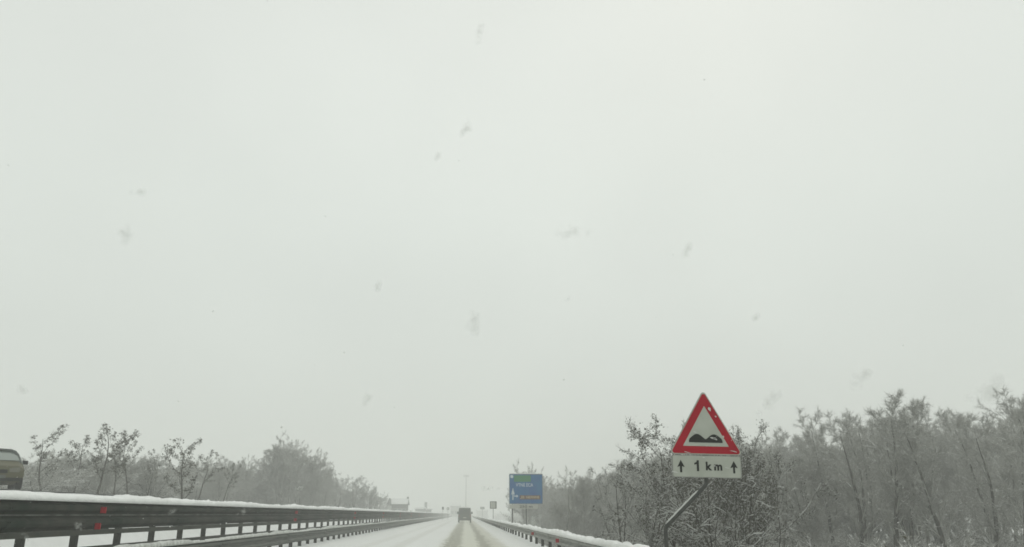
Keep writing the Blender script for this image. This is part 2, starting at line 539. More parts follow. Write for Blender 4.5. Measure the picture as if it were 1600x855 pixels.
# right hand side
XR = 3.0
right = guard_rail('grey galvanised guard rail on the right verge, lumpy snow on top and a red reflector', XR, -1, 0.385, 0.70, 2, 0.08, M_galv, -6, 402, 3.0, 0.13, y_post0=-4.9)
snow_cap('snow_cap', -0.03, 0.22, 0.697, 0.095, -6, 402, M_snowtop, right, 41, 0.75, 0.02)
for px in (873, 834):
    y = y_at(px, XR)
    o = link('reflector', rm, None, right, (-0.105, y, 0.545))
for k in range(0):
    link('reflector', rm, None, right, (-0.105, y_at(834, XR) + 12 * k, 0.545))

# ------------------------------------------------------------------ signs
def rounded(poly, r, n=6):
    out = []
    k = len(poly)
    for i in range(k):
        p0, p1, p2 = (Vector(poly[(i + j - 1) % k]) for j in range(3))
        a, b = (p0 - p1).normalized(), (p2 - p1).normalized()
        ang = a.angle(b)
        d = r / math.tan(ang / 2)
        s_, e_ = p1 + a * d, p1 + b * d
        cen = p1 + (a + b).normalized() * (r / math.sin(ang / 2))
        a0 = math.atan2(s_.y - cen.y, s_.x - cen.x)
        a1 = math.atan2(e_.y - cen.y, e_.x - cen.x)
        da = (a1 - a0 + math.pi) % (2 * math.pi) - math.pi
        for j in range(n + 1):
            w = a0 + da * j / n
            out.append((cen.x + r * math.cos(w), cen.y + r * math.sin(w)))
    return out

def text_mesh(body, size, depth=0.002, offset=0.0, sx=1.0, align='CENTER'):
    cu = bpy.data.curves.new('lettering', 'FONT')
    cu.body = body
    cu.size = size
    cu.extrude = depth
    cu.offset = offset
    cu.resolution_u = 3
    cu.align_x = align
    cu.align_y = 'CENTER'
    o = bpy.data.objects.new('tmp', cu)
    C.objects.link(o)
    dg = bpy.context.evaluated_depsgraph_get()
    dg.update()
    me = bpy.data.meshes.new_from_object(o.evaluated_get(dg))
    bpy.data.objects.remove(o)
    bpy.data.curves.remove(cu)
    me.transform(Matrix.Diagonal((sx, 1, 1, 1)))
    me.transform(Matrix.Rotation(math.pi / 2, 4, 'X'))
    me.materials.clear()
    return me

def arrow_poly(x, z, h, w, sh):
    return [(x - sh / 2, z), (x - sh / 2, z + h * 0.5), (x - w / 2, z + h * 0.42), (x, z + h), (x + w / 2, z + h * 0.42), (x + sh / 2, z + h * 0.5), (x + sh / 2, z)]

# warning sign: 1.2 m triangle over a distance plate on a cranked pole
YS = 13.0
for _ in range(8):
    YS *= 1.2 / (pt(1159, 709, YS) - pt(1048, 709, YS)).length
A = pt(1103.5, 709.5, YS)
ppm = 1.0 / (pt(1104, 709, YS) - pt(1103, 709, YS)).length
ws = thing('warning_sign', 'red bordered triangular uneven road sign over a 1 km plate on a cranked grey pole', 'road sign', (A.x, A.y, zt(A.x, A.y)))
zb = A.z - zt(A.x, A.y)
hold = 0.0
tri = [(-0.60, 0), (0.60, 0), (0, 1.035)]
tri = [(x * 1.045, z * 1.045 - 0.012) for x, z in tri]
def inset(poly, d):
    cx = sum(p[0] for p in poly) / 3; cz = sum(p[1] for p in poly) / 3
    inr = 1.254 * math.sqrt(3) / 6
    k = (inr - d) / inr
    return [(cx + (x - cx) * k, cz + (z - cz) * k) for x, z in poly]
ro = Matrix.Rotation(R(1.1), 4, 'Y')
def signpart(name, mb, m):
    me = mb.mesh(name)
    me.transform(ro)
    o = link(name, me, m, ws, (0, 0, zb))
    return o
signpart('triangle_back', MB().plate(rounded(inset(tri, 0), 0.045), 0.004, 0.024), M_back)
signpart('white_border', MB().plate(rounded(inset(tri, 0.004), 0.043), 0.0, 0.0035), M_white)
signpart('red_border', MB().plate(rounded(inset(tri, 0.018), 0.038), -0.004, -0.0005), M_red)
signpart('white_field', MB().plate(rounded(inset(tri, 0.138), 0.006), -0.008, -0.0045), M_white)
bump = []
def hump(x, c, w, h):
    q = (x - c) / w
    return h * max(0, math.cos(q * math.pi / 2)) ** 1.35 if abs(q) < 1 else 0
for i in range(41):
    x = -0.285 + 0.57 * i / 40
    e = 0.035
    z = 0.032 + hump(x, -0.145, 0.15, 0.088) + hump(x, 0.145, 0.15, 0.086)
    bump.append((x, 0.205 + (z if 0 < i < 40 else 0.012)))
bump = [(-0.285, 0.185)] + bump + [(0.285, 0.185)]
signpart('pictogram', MB().plate([(x + 0.0, z) for x, z in bump], -0.012, -0.0085), M_black)
# plate
pz0, pz1 = -0.385, -0.022
rect = [(-0.585, pz0), (0.585, pz0), (0.585, pz1), (-0.585, pz1)]
signpart('plate_back', MB().plate(rounded(rect, 0.03), 0.004, 0.024), M_back)
signpart('distance_plate', MB().plate(rounded([(x * 0.965, (z - (pz0 + pz1) / 2) * 0.93 + (pz0 + pz1) / 2) for x, z in rect], 0.025), -0.001, 0.0035), M_white)
for x in (-0.435, 0.455):
    signpart('arrow', MB().plate(arrow_poly(x, -0.305, 0.20, 0.125, 0.034), -0.005, -0.0015), M_black)
one = [(-0.015, -0.085), (0.022, -0.085), (0.022, 0.09), (-0.008, 0.09), (-0.02, 0.06), (-0.055, 0.045), (-0.055, 0.018), (-0.015, 0.028)]
signpart('lettering', MB().plate([(x - 0.155, z - 0.195) for x, z in one], -0.005, -0.0015), M_black)
tm = text_mesh('k m', 0.185, 0.0018, 0.007, 1.0); tm.transform(ro); link('lettering', tm, M_black, ws, (0.115, -0.004, zb - 0.205))
# pole
def wl(px, py, dy=0.06):
    p = pt(px, py, YS + dy) - Vector((A.x, A.y, zt(A.x, A.y)))
    return p
kn1, kn2 = wl(1040, 824), wl(1104, 757)
gx = A.x + kn1.x
pb = Vector((kn1.x, kn1.y, zt(gx, A.y) - zt(A.x, A.y) - 0.3))
ptop = Vector((kn2.x, kn2.y, zb + 0.85))
pts = [pb, kn1 - Vector((0, 0, 0.05))]
for j in range(5):
    t = (j + 1) / 6
    a, b = kn1 - Vector((0, 0, 0.05)), kn1 + (kn2 - kn1).normalized() * 0.05
    pts.append(a * (1 - t) ** 2 + kn1 * 2 * t * (1 - t) + b * t * t)
pts.append(kn1 + (kn2 - kn1).normalized() * 0.05)
pts.append(kn2 - (kn2 - kn1).normalized() * 0.05)
for j in range(4):
    t = (j + 1) / 5
    a, b = kn2 - (kn2 - kn1).normalized() * 0.05, kn2 + Vector((0, 0, 0.05))
    pts.append(a * (1 - t) ** 2 + kn2 * 2 * t * (1 - t) + b * t * t)
pts += [kn2 + Vector((0, 0, 0.05)), ptop]
MB().tube(pts, 0.033, 14).build('pole', M_pole, ws, smooth=True)
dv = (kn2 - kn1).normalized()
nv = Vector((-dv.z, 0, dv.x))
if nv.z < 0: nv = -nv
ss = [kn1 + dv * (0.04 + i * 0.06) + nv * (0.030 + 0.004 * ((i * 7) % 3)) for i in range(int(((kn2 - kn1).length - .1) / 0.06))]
MB().tube(ss, [0.004] + [0.015 + 0.003 * ((i * 5) % 4) / 3 for i in range(len(ss) - 2)] + [0.004], 8).build('highlight_strip', M_snowtwig, ws, smooth=True)  # sky highlight on the pole's upper side, modelled as a pale tube
for zz in (zb + 0.12, zb + 0.62, zb - 0.10, zb - 0.3):
    MB().box(kn2.x - 0.06, kn2.x + 0.06, 0.025, 0.10, zz - 0.02, zz + 0.02).build('bracket', M_back, ws)
# snow caught on the sign
for x, z, w, h in ((-0.17, 0.345, 0.10, 0.012), (-0.18, 0.36, 0.05, 0.02), (0.09, 0.74, 0.05, 0.06), (0.47, 0.05, 0.13, 0.012), (0.30, 0.29, 0.03, 0.03), (-0.32, 0.02, 0.12, 0.01), (0.13, -0.19, 0.02, 0.02), (-0.55, -0.30, 0.12, 0.02), (0.33, -0.22, 0.07, 0.012), (-0.05, -0.06, 0.05, 0.012), (0.19, 0.62, 0.03, 0.02), (0.13, 0.262, 0.10, 0.03), (0.16, 0.245, 0.09, 0.025)):
    rg = random.Random(int(x * 1000))
    poly = [(x + w * 0.5 * math.cos(a) * rg.uniform(.7, 1.2), z + h * 0.6 * math.sin(a) * rg.uniform(.6, 1.3) - 0.1 * w * math.cos(a)) for a in [k * math.pi / 4 for k in range(8)]]
    signpart('snow_streak', MB().plate(poly, -0.016, -0.0125), M_snowtwig)

# big blue direction sign
YB = 66.0
for _ in range(8):
    YB *= 2.8 / (pt(848.3, 764, YB) - pt(795.8, 764, YB)).length
B = pt(822, 787.5, YB)
gB = zt(B.x, B.y)
bs = thing('direction_sign', 'large blue direction sign with green and brown boxes on two thin posts', 'road sign', (B.x, B.y, gB))
def bpx(px, py):
    p = pt(px, py, YB)
    return (p.x - B.x, p.z - gB)
def brect(a, b, c, d):      # px box -> polygon
    (x0, z1), (x1, z0) = bpx(a, b), bpx(c, d)
    return [(x0, z0), (x1, z0), (x1, z1), (x0, z1)]
MB().plate(rounded(brect(795.5, 740.5, 848.3, 787.8), 0.06), 0.012, 0.045).build('panel_frame', M_back, bs)
MB().plate(rounded(brect(796.3, 741.4, 847.5, 787), 0.06), 0.0, 0.0115).build('blue_panel', M_blue, bs)
for px in (800.7, 822.2):
    x, z = bpx(px, 790)
    MB().tube([(x, 0.09, -0.4), (x, 0.09, z + 2.2)], 0.055, 10).build('post', M_pole, bs, smooth=True)
MB().plate(rounded(brect(803, 742.8, 829.5, 753), 0.05), -0.010, -0.0005).build('green_box', M_green, bs)
MB().plate(rounded(brect(812, 774, 844.5, 780.5), 0.04), -0.010, -0.0005).build('brown_box', M_brown, bs)
MB().plate(rounded(brect(796, 788.3, 841, 795), 0.05), 0.0, 0.03).build('white_plate', M_plate, bs)
def btext(body, px, py, hpx, wpx, m, y=-0.012):
    me = text_mesh(body, hpx * 0.0534 * 1.4, 0.002, 0.004)
    xs = [v.co.x for v in me.vertices]
    k = wpx * 0.0534 / (max(xs) - min(xs))
    me.transform(Matrix.Diagonal((k, 1, 1, 1)))
    x, z = bpx(px, py)
    link('lettering', me, m, bs, (x, y, z))
btext('VTNE ECA', 819.5, 758.2, 5.0, 27, M_lblue, -0.003)
btext('EE  NEANNE', 828.5, 777.2, 3.6, 28, M_yel)
btext('250 m', 822, 791.8, 3.6, 20, M_black, -0.003)
x0, z0 = bpx(801.5, 781.5); x1, z1 = bpx(801.5, 762)
MB().plate(arrow_poly(x0, z0, z1 - z0, 0.30, 0.09), -0.006, -0.0005).build('arrow', M_lblue, bs)
xa, za = bpx(803, 775.3); xb, _ = bpx(810, 775.3)
MB().plate([(xa, za - 0.04), (xb - 0.15, za - 0.04), (xb - 0.17, za - 0.13), (xb, za), (xb - 0.17, za + 0.13), (xb - 0.15, za + 0.04), (xa, za + 0.04)], -0.006, -0.0005).build('arrow', M_lblue, bs)
MB().plate(rounded(brect(797.5, 742.5, 802, 747), 0.05), -0.006, -0.0005).build('emblem', M_lblue, bs)
MB().box(-1.38, 1.38, 0.005, 0.05, bpx(820, 740.5)[1], bpx(820, 740.5)[1] + 0.05).build('snow_cap', M_snowtop, bs)

def small_sign(label, px0, py0, px1, py1, Y, m_face, pyb=None, w_m=None, rim=True):
    p0, p1 = pt(px0, py0, Y), pt(px1, py1, Y)
    cx = (p0.x + p1.x) / 2
    g = zt(cx, Y)
    t = thing('small_sign', label, 'road sign', (cx, Y, g))
    w = p1.x - p0.x
    poly = [(-w / 2, p1.z - g), (w / 2, p1.z - g), (w / 2, p0.z - g), (-w / 2, p0.z - g)]
    MB().plate(rounded(poly, w * 0.06), 0.003, 0.05).build('panel', M_steel_d, t)
    if rim:
        cz = (p0.z + p1.z) / 2 - g
        MB().plate([(x * 0.72 - w * 0.04, (z - cz) * 0.8 + cz) for x, z in poly], -0.01, 0.0025).build('panel_face', m_face, t)
    MB().tube([(0, 0.1, -0.3), (0, 0.1, p0.z - g)], 0.04, 8).build('post', M_steel_d, t)
    return t
small_sign('small square grey sign on a single post between the van and the blue sign', 765.5, 783.5, 776, 795, 112, M_plate)
small_sign('tiny faint sign beyond the right rail, just right of the van', 750.5, 792, 757, 796, 230, M_back)
small_sign('tiny dark traffic sign on a post near the far end of the left barriers', 690.5, 792, 693.5, 796.5, 190, M_black)
small_sign('tiny pale grey traffic sign at the far end of the left barriers, nearer the van', 698, 793, 702, 797, 205, M_plate)

# ------------------------------------------------------------------ vehicles
def vehicle(name, label, cat, st, hw, paint, loc, rz, glass_front, wheel_r, wheels, snow=True, front_glass_m=None):
    """st: stations along the length from the front (-y) to the rear (+y): (y, z_bottom, z_belt, z_top, half width at belt, half width at top)"""
    t = thing(name, label, cat, loc, rz)
    ring = []
    for y, zb_, zl, zt_, w, wt in st:
        sec = [(0.0, zb_), (w * 0.86, zb_), (w * 0.97, zb_ + 0.10), (w, (zb_ + zl) / 2), (w * 0.985, zl), (wt, max(zl, zt_ - 0.10)), (wt * 0.86, zt_ - 0.02 if zt_ > zl + .05 else zt_), (0.0, zt_)]
        full = [(x, y, z) for x, z in sec] + [(-x, y, z) for x, z in reversed(sec[1:-1])]
        ring.append(full)
    n = len(ring[0])
    mb = MB()
    vs = [v for r_ in ring for v in r_]
    fs = [(i * n + k, i * n + (k + 1) % n, (i + 1) * n + (k + 1) % n, (i + 1) * n + k) for i in range(len(ring) - 1) for k in range(n)]
    fs += [tuple(range(n)), tuple(range((len(ring) - 1) * n, len(ring) * n))]
    mb.add(vs, fs)
    body = mb.build('body', paint, t)
    bv = body.modifiers.new('bevel', 'BEVEL'); bv.width = 0.035; bv.segments = 2; bv.limit_method = 'ANGLE'
    for wy in wheels:
        for sx in (-1, 1):
            ty = []
            x0, x1 = sx * (hw - 0.20), sx * (hw - 0.005)
            tb = MB().tube([(x0, wy, wheel_r), (x0 + sx * .02, wy, wheel_r), (x1 - sx * .02, wy, wheel_r), (x1, wy, wheel_r)], [wheel_r * .9, wheel_r, wheel_r, wheel_r * .9], 18)
            w_ = tb.build('wheel', M_tyre, t)
            MB().tube([(x1 - sx * .01, wy, wheel_r), (x1 + sx * .008, wy, wheel_r)], [wheel_r * .6, wheel_r * .55], 14).build('rim', M_rim, w_)
    return t

# van ahead, rear towards us (front is +y here: stations start at the rear)
YV = 137.0
V0 = pt(726, 810, YV)
van = vehicle('van', 'dark high-roofed van driving ahead down the right lane, seen from behind', 'van',
    [(0.0, 0.42, 1.25, 2.05, 1.00, 0.86), (0.10, 0.36, 1.25, 2.32, 1.06, 0.93), (0.5, 0.34, 1.25, 2.38, 1.08, 0.95), (3.6, 0.34, 1.25, 2.38, 1.08, 0.95), (4.3, 0.34, 1.22, 1.95, 1.06, 0.85), (4.9, 0.36, 1.15, 1.22, 1.02, 0.90), (5.3, 0.42, 0.85, 0.95, 0.92, 0.80)],
    1.08, M_paintd, (V0.x, YV, 0.02), R(-0.4), None, 0.34, (0.95, 4.2))
MB().plate(rounded([(-0.80, 1.32), (0.80, 1.32), (0.74, 2.0), (-0.74, 2.0)], 0.08), -0.03, -0.005).build('rear_window', M_glass, van)
MB().box(-1.0, 1.0, -0.10, 0.02, 0.36, 0.56).build('bumper', M_black, van)
for sx in (-1, 1):
    MB().box(min(sx * 0.86, sx * 0.99), max(sx * 0.86, sx * 0.99), -0.04, 0.02, 0.85, 1.28).build('tail_light', M_tail, van)
    MB().box(min(sx * 1.06, sx * 1.30), max(sx * 1.06, sx * 1.30), 3.75, 3.83, 1.35, 1.72).build('side_mirror', M_black, van)
    MB().box(sx * 0.97 - .05, sx * 0.97 + .05, -0.035, -0.004, 0.6, 2.15).build('door_edge', M_paintd, van) if False else None
MB().box(-0.26, 0.26, -0.045, -0.01, 0.72, 0.84).build('number_plate', M_plate, van)
MB().tube([(0, 0.3, 2.40), (0, 0.5, 2.42), (0, 3.4, 2.42), (0, 3.6, 2.38)], [0.02, 0.03, 0.03, 0.01], 6)
sm = MB()
sm.add([(-0.84, .12, 2.335), (.84, .12, 2.335), (.88, 3.6, 2.385), (-.88, 3.6, 2.385), (-0.74, .2, 2.43), (.74, .2, 2.43), (.78, 3.5, 2.45), (-.78, 3.5, 2.45)], [(0, 1, 2, 3), (4, 5, 6, 7), (0, 1, 5, 4), (1, 2, 6, 5), (2, 3, 7, 6), (3, 0, 4, 7)])
sm.build('snow_cap', M_snowtop, van)
MB().box(-0.9, 0.9, -0.02, 0.14, 2.30, 2.47).build('snow_cap', M_snowtop, van)

# olive car on the raised slip road, left edge of the picture, nose towards us
YC = 31.0
c0 = pt(-7, 760, YC)
car = vehicle('car', 'olive green car with rounded dark roof, cut off by the left edge of the picture', 'car',
    [(0.0, 0.35, 0.62, 0.70, 0.78, 0.70), (0.15, 0.28, 0.72, 0.86, 0.85, 0.78), (0.9, 0.26, 0.90, 1.0, 0.88, 0.80), (1.15, 0.25, 0.95, 1.08, 0.88, 0.78), (1.75, 0.25, 0.97, 1.46, 0.88, 0.68), (2.1, 0.25, 0.98, 1.53, 0.88, 0.66), (3.4, 0.25, 0.99, 1.52, 0.88, 0.66), (3.95, 0.28, 0.98, 1.32, 0.86, 0.62), (4.15, 0.34, 0.90, 1.0, 0.82, 0.70), (4.2, 0.42, 0.80, 0.86, 0.78, 0.66)],
    0.88, M_olive, (c0.x, YC, 2.21), R(33), None, 0.31, (0.8, 3.35))
# windscreen, side windows
def on_slope(pts3):
    return MB().add(pts3, [tuple(range(len(pts3)))])
ws_ = MB(); 
a_, b_ = Vector((0, 1.16, 1.095)), Vector((0, 1.72, 1.455))
nrm = Vector((0, -(b_ - a_).z, (b_ - a_).y)).normalized() * 0.012
q = [Vector((-0.72, a_.y, a_.z)), Vector((0.72, a_.y, a_.z)), Vector((0.57, b_.y, b_.z)), Vector((-0.57, b_.y, b_.z))]
ws_.add([p + nrm for p in q] + [p - nrm * 2 for p in q], [(0, 1, 2, 3), (7, 6, 5, 4), (0, 1, 5, 4), (1, 2, 6, 5), (2, 3, 7, 6), (3, 0, 4, 7)])
ws_.build('windscreen', M_wind, car)
for sx in (-1, 1):
    sw = MB()
    for y0, y1 in ((1.75, 2.5), (2.58, 3.4)):
        x0, z0, x1, z1 = 0.872, 1.0, 0.70, 1.40
        fr = [(sx * x0, y0 - (0.35 if y0 < 2 else 0), z0), (sx * x0, y1, z0), (sx * x1, y1, z1), (sx * x1, y0, z1)]
        bk = [(x - sx * 0.03, y, z) for x, y, z in fr]
        fr = [(x + sx * 0.006, y, z) for x, y, z in fr]
        sw.add(fr + bk, [(0, 1, 2, 3), (7, 6, 5, 4), (0, 1, 5, 4), (1, 2, 6, 5), (2, 3, 7, 6), (3, 0, 4, 7)])
    sw.build('side_window', M_wind, car)
    MB().plate(rounded([(sx * 0.5 - .15, 0.62), (sx * 0.5 + .17, 0.62), (sx * 0.52 + .17, 0.80), (sx * 0.5 - .15, 0.76)], 0.03), -0.02, 0.12).build('headlight', M_lamp, car)
    MB().box(min(sx * .86, sx * 1.04), max(sx * .86, sx * 1.04), 1.45, 1.56, 0.98, 1.12).build('side_mirror', M_black, car)
rf = MB()
rp = [(-0.80, 0.99), (-0.70, 1.36), (-0.60, 1.49), (-0.45, 1.555), (0.0, 1.575), (0.45, 1.555), (0.60, 1.49), (0.70, 1.36), (0.80, 0.99)]
ri = [(x * 0.90, z - 0.075 if abs(x) < .75 else z) for x, z in rp]
rf.add([(x, 1.76 - (1.56 - z) * 1.05, z) for x, z in rp] + [(x, 1.73 - (1.56 - z) * 1.05, z) for x, z in ri] + [(x * 1.0, 3.5, z) for x, z in rp], [(i, i + 1, 10 + i, 9 + i) for i in range(8)] + [(i, i + 1, 19 + i, 18 + i) for i in range(1, 7)])
rf.build('roof', M_paintd, car)
MB().box(-0.80, 0.80, -0.03, 0.10, 0.30, 0.42).build('bumper', M_black, car)
MB().plate(rounded([(-.3, .58), (.3, .58), (.28, .70), (-.28, .70)], .02), -0.02, 0.05).build('grille', M_black, car)
MB().box(-0.26, 0.26, -0.045, -0.031, 0.40, 0.51).build('number_plate', M_steel_d, car)

# ------------------------------------------------------------------ buildings far ahead
def gable_house(name, label, px0, px1, pyr, pye, Y, depth, wall_m, windows, tower=None, chimney=None, cat='house'):
    p0, p1 = pt(px0, pyr, Y), pt(px1, pye, Y)
    cx = (p0.x + p1.x) / 2
    g = zt(cx, Y) - 0.2
    w = p1.x - p0.x
    zr, ze = p0.z - g, p1.z - g
    t = thing(name, label, cat, (cx, Y, g))
    MB().box(-w / 2, w / 2, 0.3, depth, 0, ze).build('wall', wall_m, t)
    gb = MB()
    for x in (-w / 2 + 0.02, w / 2 - 0.22):
        gb.add([(x, .31, ze), (x, depth - .01, ze), (x, depth / 2 + .15, zr - .12), (x + .2, .31, ze), (x + .2, depth - .01, ze), (x + .2, depth / 2 + .15, zr - .12)], [(0, 1, 2), (3, 5, 4), (0, 2, 5, 3), (1, 4, 5, 2)])
    gb.build('gable', wall_m, t)
    ym = depth / 2 + 0.15
    rf = MB()
    for s_ in (0, 1):
        ye = -0.1 if s_ == 0 else depth + 0.4
        rf.add([(-w / 2 - .3, ye, ze - .1), (w / 2 + .3, ye, ze - .1), (w / 2 + .3, ym, zr - .05), (-w / 2 - .3, ym, zr - .05), (-w / 2 - .3, ye, ze + .05), (w / 2 + .3, ye, ze + .05), (w / 2 + .3, ym, zr + .1), (-w / 2 - .3, ym, zr + .1)],
               [(0, 1, 2, 3), (4, 5, 6, 7), (0, 1, 5, 4), (1, 2, 6, 5), (2, 3, 7, 6), (3, 0, 4, 7)])
    r_ = rf.build('roof', M_roof, t)
    sn = MB()
    for s_ in (0, 1):
        ye = -0.05 if s_ == 0 else depth + 0.35
        sn.add([(-w / 2 - .25, ye, ze + .055), (w / 2 + .25, ye, ze + .055), (w / 2 + .25, ym, zr + .105), (-w / 2 - .25, ym, zr + .105), (-w / 2 - .25, ye, ze + .26), (w / 2 + .25, ye, ze + .22), (w / 2 + .25, ym, zr + .3), (-w / 2 - .25, ym, zr + .3)],
               [(0, 1, 2, 3), (4, 5, 6, 7), (0, 1, 5, 4), (1, 2, 6, 5), (2, 3, 7, 6), (3, 0, 4, 7)])
    sn.build('snow_cap', M_snow, r_)
    for fx, fz, ww, hh in windows:
        f_ = MB().box(fx * w - ww / 2, fx * w + ww / 2, 0.24, 0.32, ze * fz, ze * fz + hh).build('window', M_wallp, t)
        MB().box(fx * w - ww / 2 + .1, fx * w + ww / 2 - .1, 0.21, 0.235, ze * fz + .1, ze * fz + hh - .1).build('pane', M_shut, f_)
    if chimney:
        x, ww, hh = chimney
        MB().box(x - ww / 2, x + ww / 2, ym - ww / 2, ym + ww / 2, zr - 0.2, zr + hh).build('chimney', wall_m, t)
    return t, w, ze, zr, g
h1, w1, ze1, zr1, g1 = gable_house('farm_house', 'small dark farmhouse with snow-covered roof and pointed gable tower at left', 611.5, 635.5, 780.5, 788.5, 215, 6, M_wall, [(-0.25, .45, 1.45, 1.2), (0.05, .45, 1.0, 1.2), (0.33, .45, 1.0, 1.2)], None, (2.0, 0.5, 0.7))
xt = pt(607.8, 785, 214).x - h1.location.x
wt_ = pt(612.2, 785, 214).x - pt(603.5, 785, 214).x
MB().box(xt - wt_ / 2 + .1, xt + wt_ / 2 - .1, -1.0, 3, 0, pt(608, 790, 214).z - g1).build('tower_wall', M_wallp, h1)
zt1, zt0 = pt(608, 778.2, 214).z - g1, pt(608, 790, 214).z - g1
gm = MB().add([(xt - wt_ / 2, -1.1, zt0), (xt + wt_ / 2, -1.1, zt0), (xt, -1.1, zt1), (xt - wt_ / 2, 3.1, zt0), (xt + wt_ / 2, 3.1, zt0), (xt, 3.1, zt1)], [(0, 1, 2), (3, 5, 4), (0, 2, 5, 3), (1, 4, 5, 2), (0, 3, 4, 1)])
gm.build('tower_roof', M_roof, h1)
gable_house('barn', 'low dark barn with a stubby chimney, just right of the farmhouse', 649, 664, 793.2, 795.4, 320, 5, M_wall, [(-.3, .3, 1.0, 1.0)], None, (2.0, 1.0, 2.0), 'barn')
gable_house('shed', 'lower flat shed attached in view to the right side of the barn', 664.5, 673.5, 795.2, 796.4, 322, 5, M_wall, [(0, .3, .8, .8)], None, None, 'shed')
gable_house('pale_building', 'very faint pale building at the end of the road, behind the van', 704, 719, 788, 791.5, 420, 14, M_wallp, [(-.3, .3, 1.5, 1.6), (.1, .3, 1.5, 1.6)], None, None, 'building')
gable_house('pale_building', 'faintest low building to the right of the van, at the end of the road', 745, 762, 796, 798.5, 480, 10, M_wallp, [(-.2, .2, 1.2, 1.2)], None, None, 'building')
# mast
YM = 400.0
p0, p1 = pt(728.5, 741.5, YM), pt(728.5, 803, YM)
gm_ = zt(p0.x, YM)
mast = thing('light_mast', 'tall faint lighting mast rising in the fog above the van', 'mast', (p0.x, YM, gm_))
Hm = p0.z - gm_
MB().tube([(0, 0, -0.5), (0, 0, Hm * 0.5), (0, 0, Hm - 0.2)], [0.30, 0.24, 0.17], 12).build('pole', M_mast, mast, smooth=True)
MB().box(-1.3, 1.3, -0.2, 0.2, Hm - 1.0, Hm - 0.75).build('crossarm', M_mast, mast)
for x in (-1.1, -0.4, 0.4, 1.1):
    MB().box(x - 0.22, x + 0.22, -0.45, 0.15, Hm - 0.75, Hm - 0.3).build('floodlight', M_mast, mast)

# ------------------------------------------------------------------ trees
def norm(v):
    return v / (np.linalg.norm(v) + 1e-9)

def grow(seed, H, r0, trunks=1, lean=0.0, levels=3, first=0.25, nb=(14, 7, 6), ang=(50, 45, 45), lenf=(0.45, 0.5, 0.5), trop=(0.12, 0.08, 0.03), wob=(0.06, 0.12, 0.18), crown=lambda t: 1.0, seg=(0.6, 0.4, 0.3, 0.25)):
    rng = np.random.default_rng(seed)
    out = []
    up = np.array([0, 0, 1.0])
    def br(p, d, L, r, lv, tip):
        n = max(3, int(L / seg[lv]))
        pts = [p]
        for i in range(n):
            d = norm(d + rng.normal(0, wob[lv] if lv < len(wob) else 0.2, 3) + up * (trop[lv] if lv < len(trop) else 0.0))
            q = p + d * (L / n)
            ra = r + (tip - r) * (i / n)
            rb = r + (tip - r) * ((i + 1) / n)
            out.append((p, q, ra, rb, lv))
            p = q
            pts.append(p)
        if lv < levels:
            k = max(2, int(nb[lv] * rng.uniform(0.8, 1.25)))
            s0 = first if lv == 0 else 0.18
            for j in range(k):
                t = s0 + (1 - s0) * (j + rng.uniform(0.1, 0.9)) / k
                i = min(n - 1, int(t * n))
                base = pts[i] + (pts[i + 1] - pts[i]) * (t * n - i)
                dd = norm(pts[i + 1] - pts[i])
                a = math.radians(ang[lv] * rng.uniform(0.65, 1.25))
                az = rng.uniform(0, 2 * math.pi) if lv > 0 else j * 2.4 + rng.uniform(-.5, .5)
                u = norm(np.cross(dd, [0.3, 0.9, 0.12])); w = np.cross(dd, u)
                nd = dd * math.cos(a) + (u * math.cos(az) + w * math.sin(az)) * math.sin(a)
                cl = L * lenf[lv] * rng.uniform(0.65, 1.15) * (crown(t) if lv == 0 else (1 - 0.55 * t))
                rr = max(0.007, (r + (tip - r) * t) * (0.5 if lv == 0 else 0.6))
                br(base, nd, max(cl, 0.3), rr, lv + 1, max(0.005, rr * 0.35))
    for k in range(trunks):
        a = rng.uniform(0, 2 * math.pi)
        d0 = norm(np.array([math.cos(a) * lean, math.sin(a) * lean, 1.0]))
        o = np.array([math.cos(a) * 0.12 * (trunks > 1), math.sin(a) * 0.12 * (trunks > 1), -0.3])
        br(o, d0, (H + 0.3) * rng.uniform(0.86, 1.0) if k else H + 0.3, r0 * (1 if k == 0 else rng.uniform(0.6, 0.9)), 0, 0.018)
    return out, rng

def prisms(segs, mi, sides=3):
    P = np.array([s[0] for s in segs]); Q = np.array([s[1] for s in segs])
    ra = np.array([s[2] for s in segs])[:, None]; rb = np.array([s[3] for s in segs])[:, None]
    D = Q - P; D /= np.linalg.norm(D, axis=1, keepdims=True) + 1e-9
    Q = Q + D * np.minimum(rb, 0.03)
    U = np.cross(D, np.array([0.31, 0.93, 0.17])); U /= np.linalg.norm(U, axis=1, keepdims=True) + 1e-9
    W = np.cross(D, U)
    V = []
    for base, r in ((P, ra), (Q, rb)):
        for k in range(sides):
            a = 2 * math.pi * k / sides
            V.append(base + (U * math.cos(a) + W * math.sin(a)) * r)
    V = np.stack(V, 1)
    n = len(segs)
    b = (np.arange(n) * 2 * sides)[:, None]
    T = []
    for k in range(sides):
        k2 = (k + 1) % sides
        T += [b + np.array([[k, k2, sides + k2]]), b + np.array([[k, sides + k2, sides + k]])]
    T = np.concatenate(T)
    return V.reshape(-1, 3), T, np.full(len(T), mi)

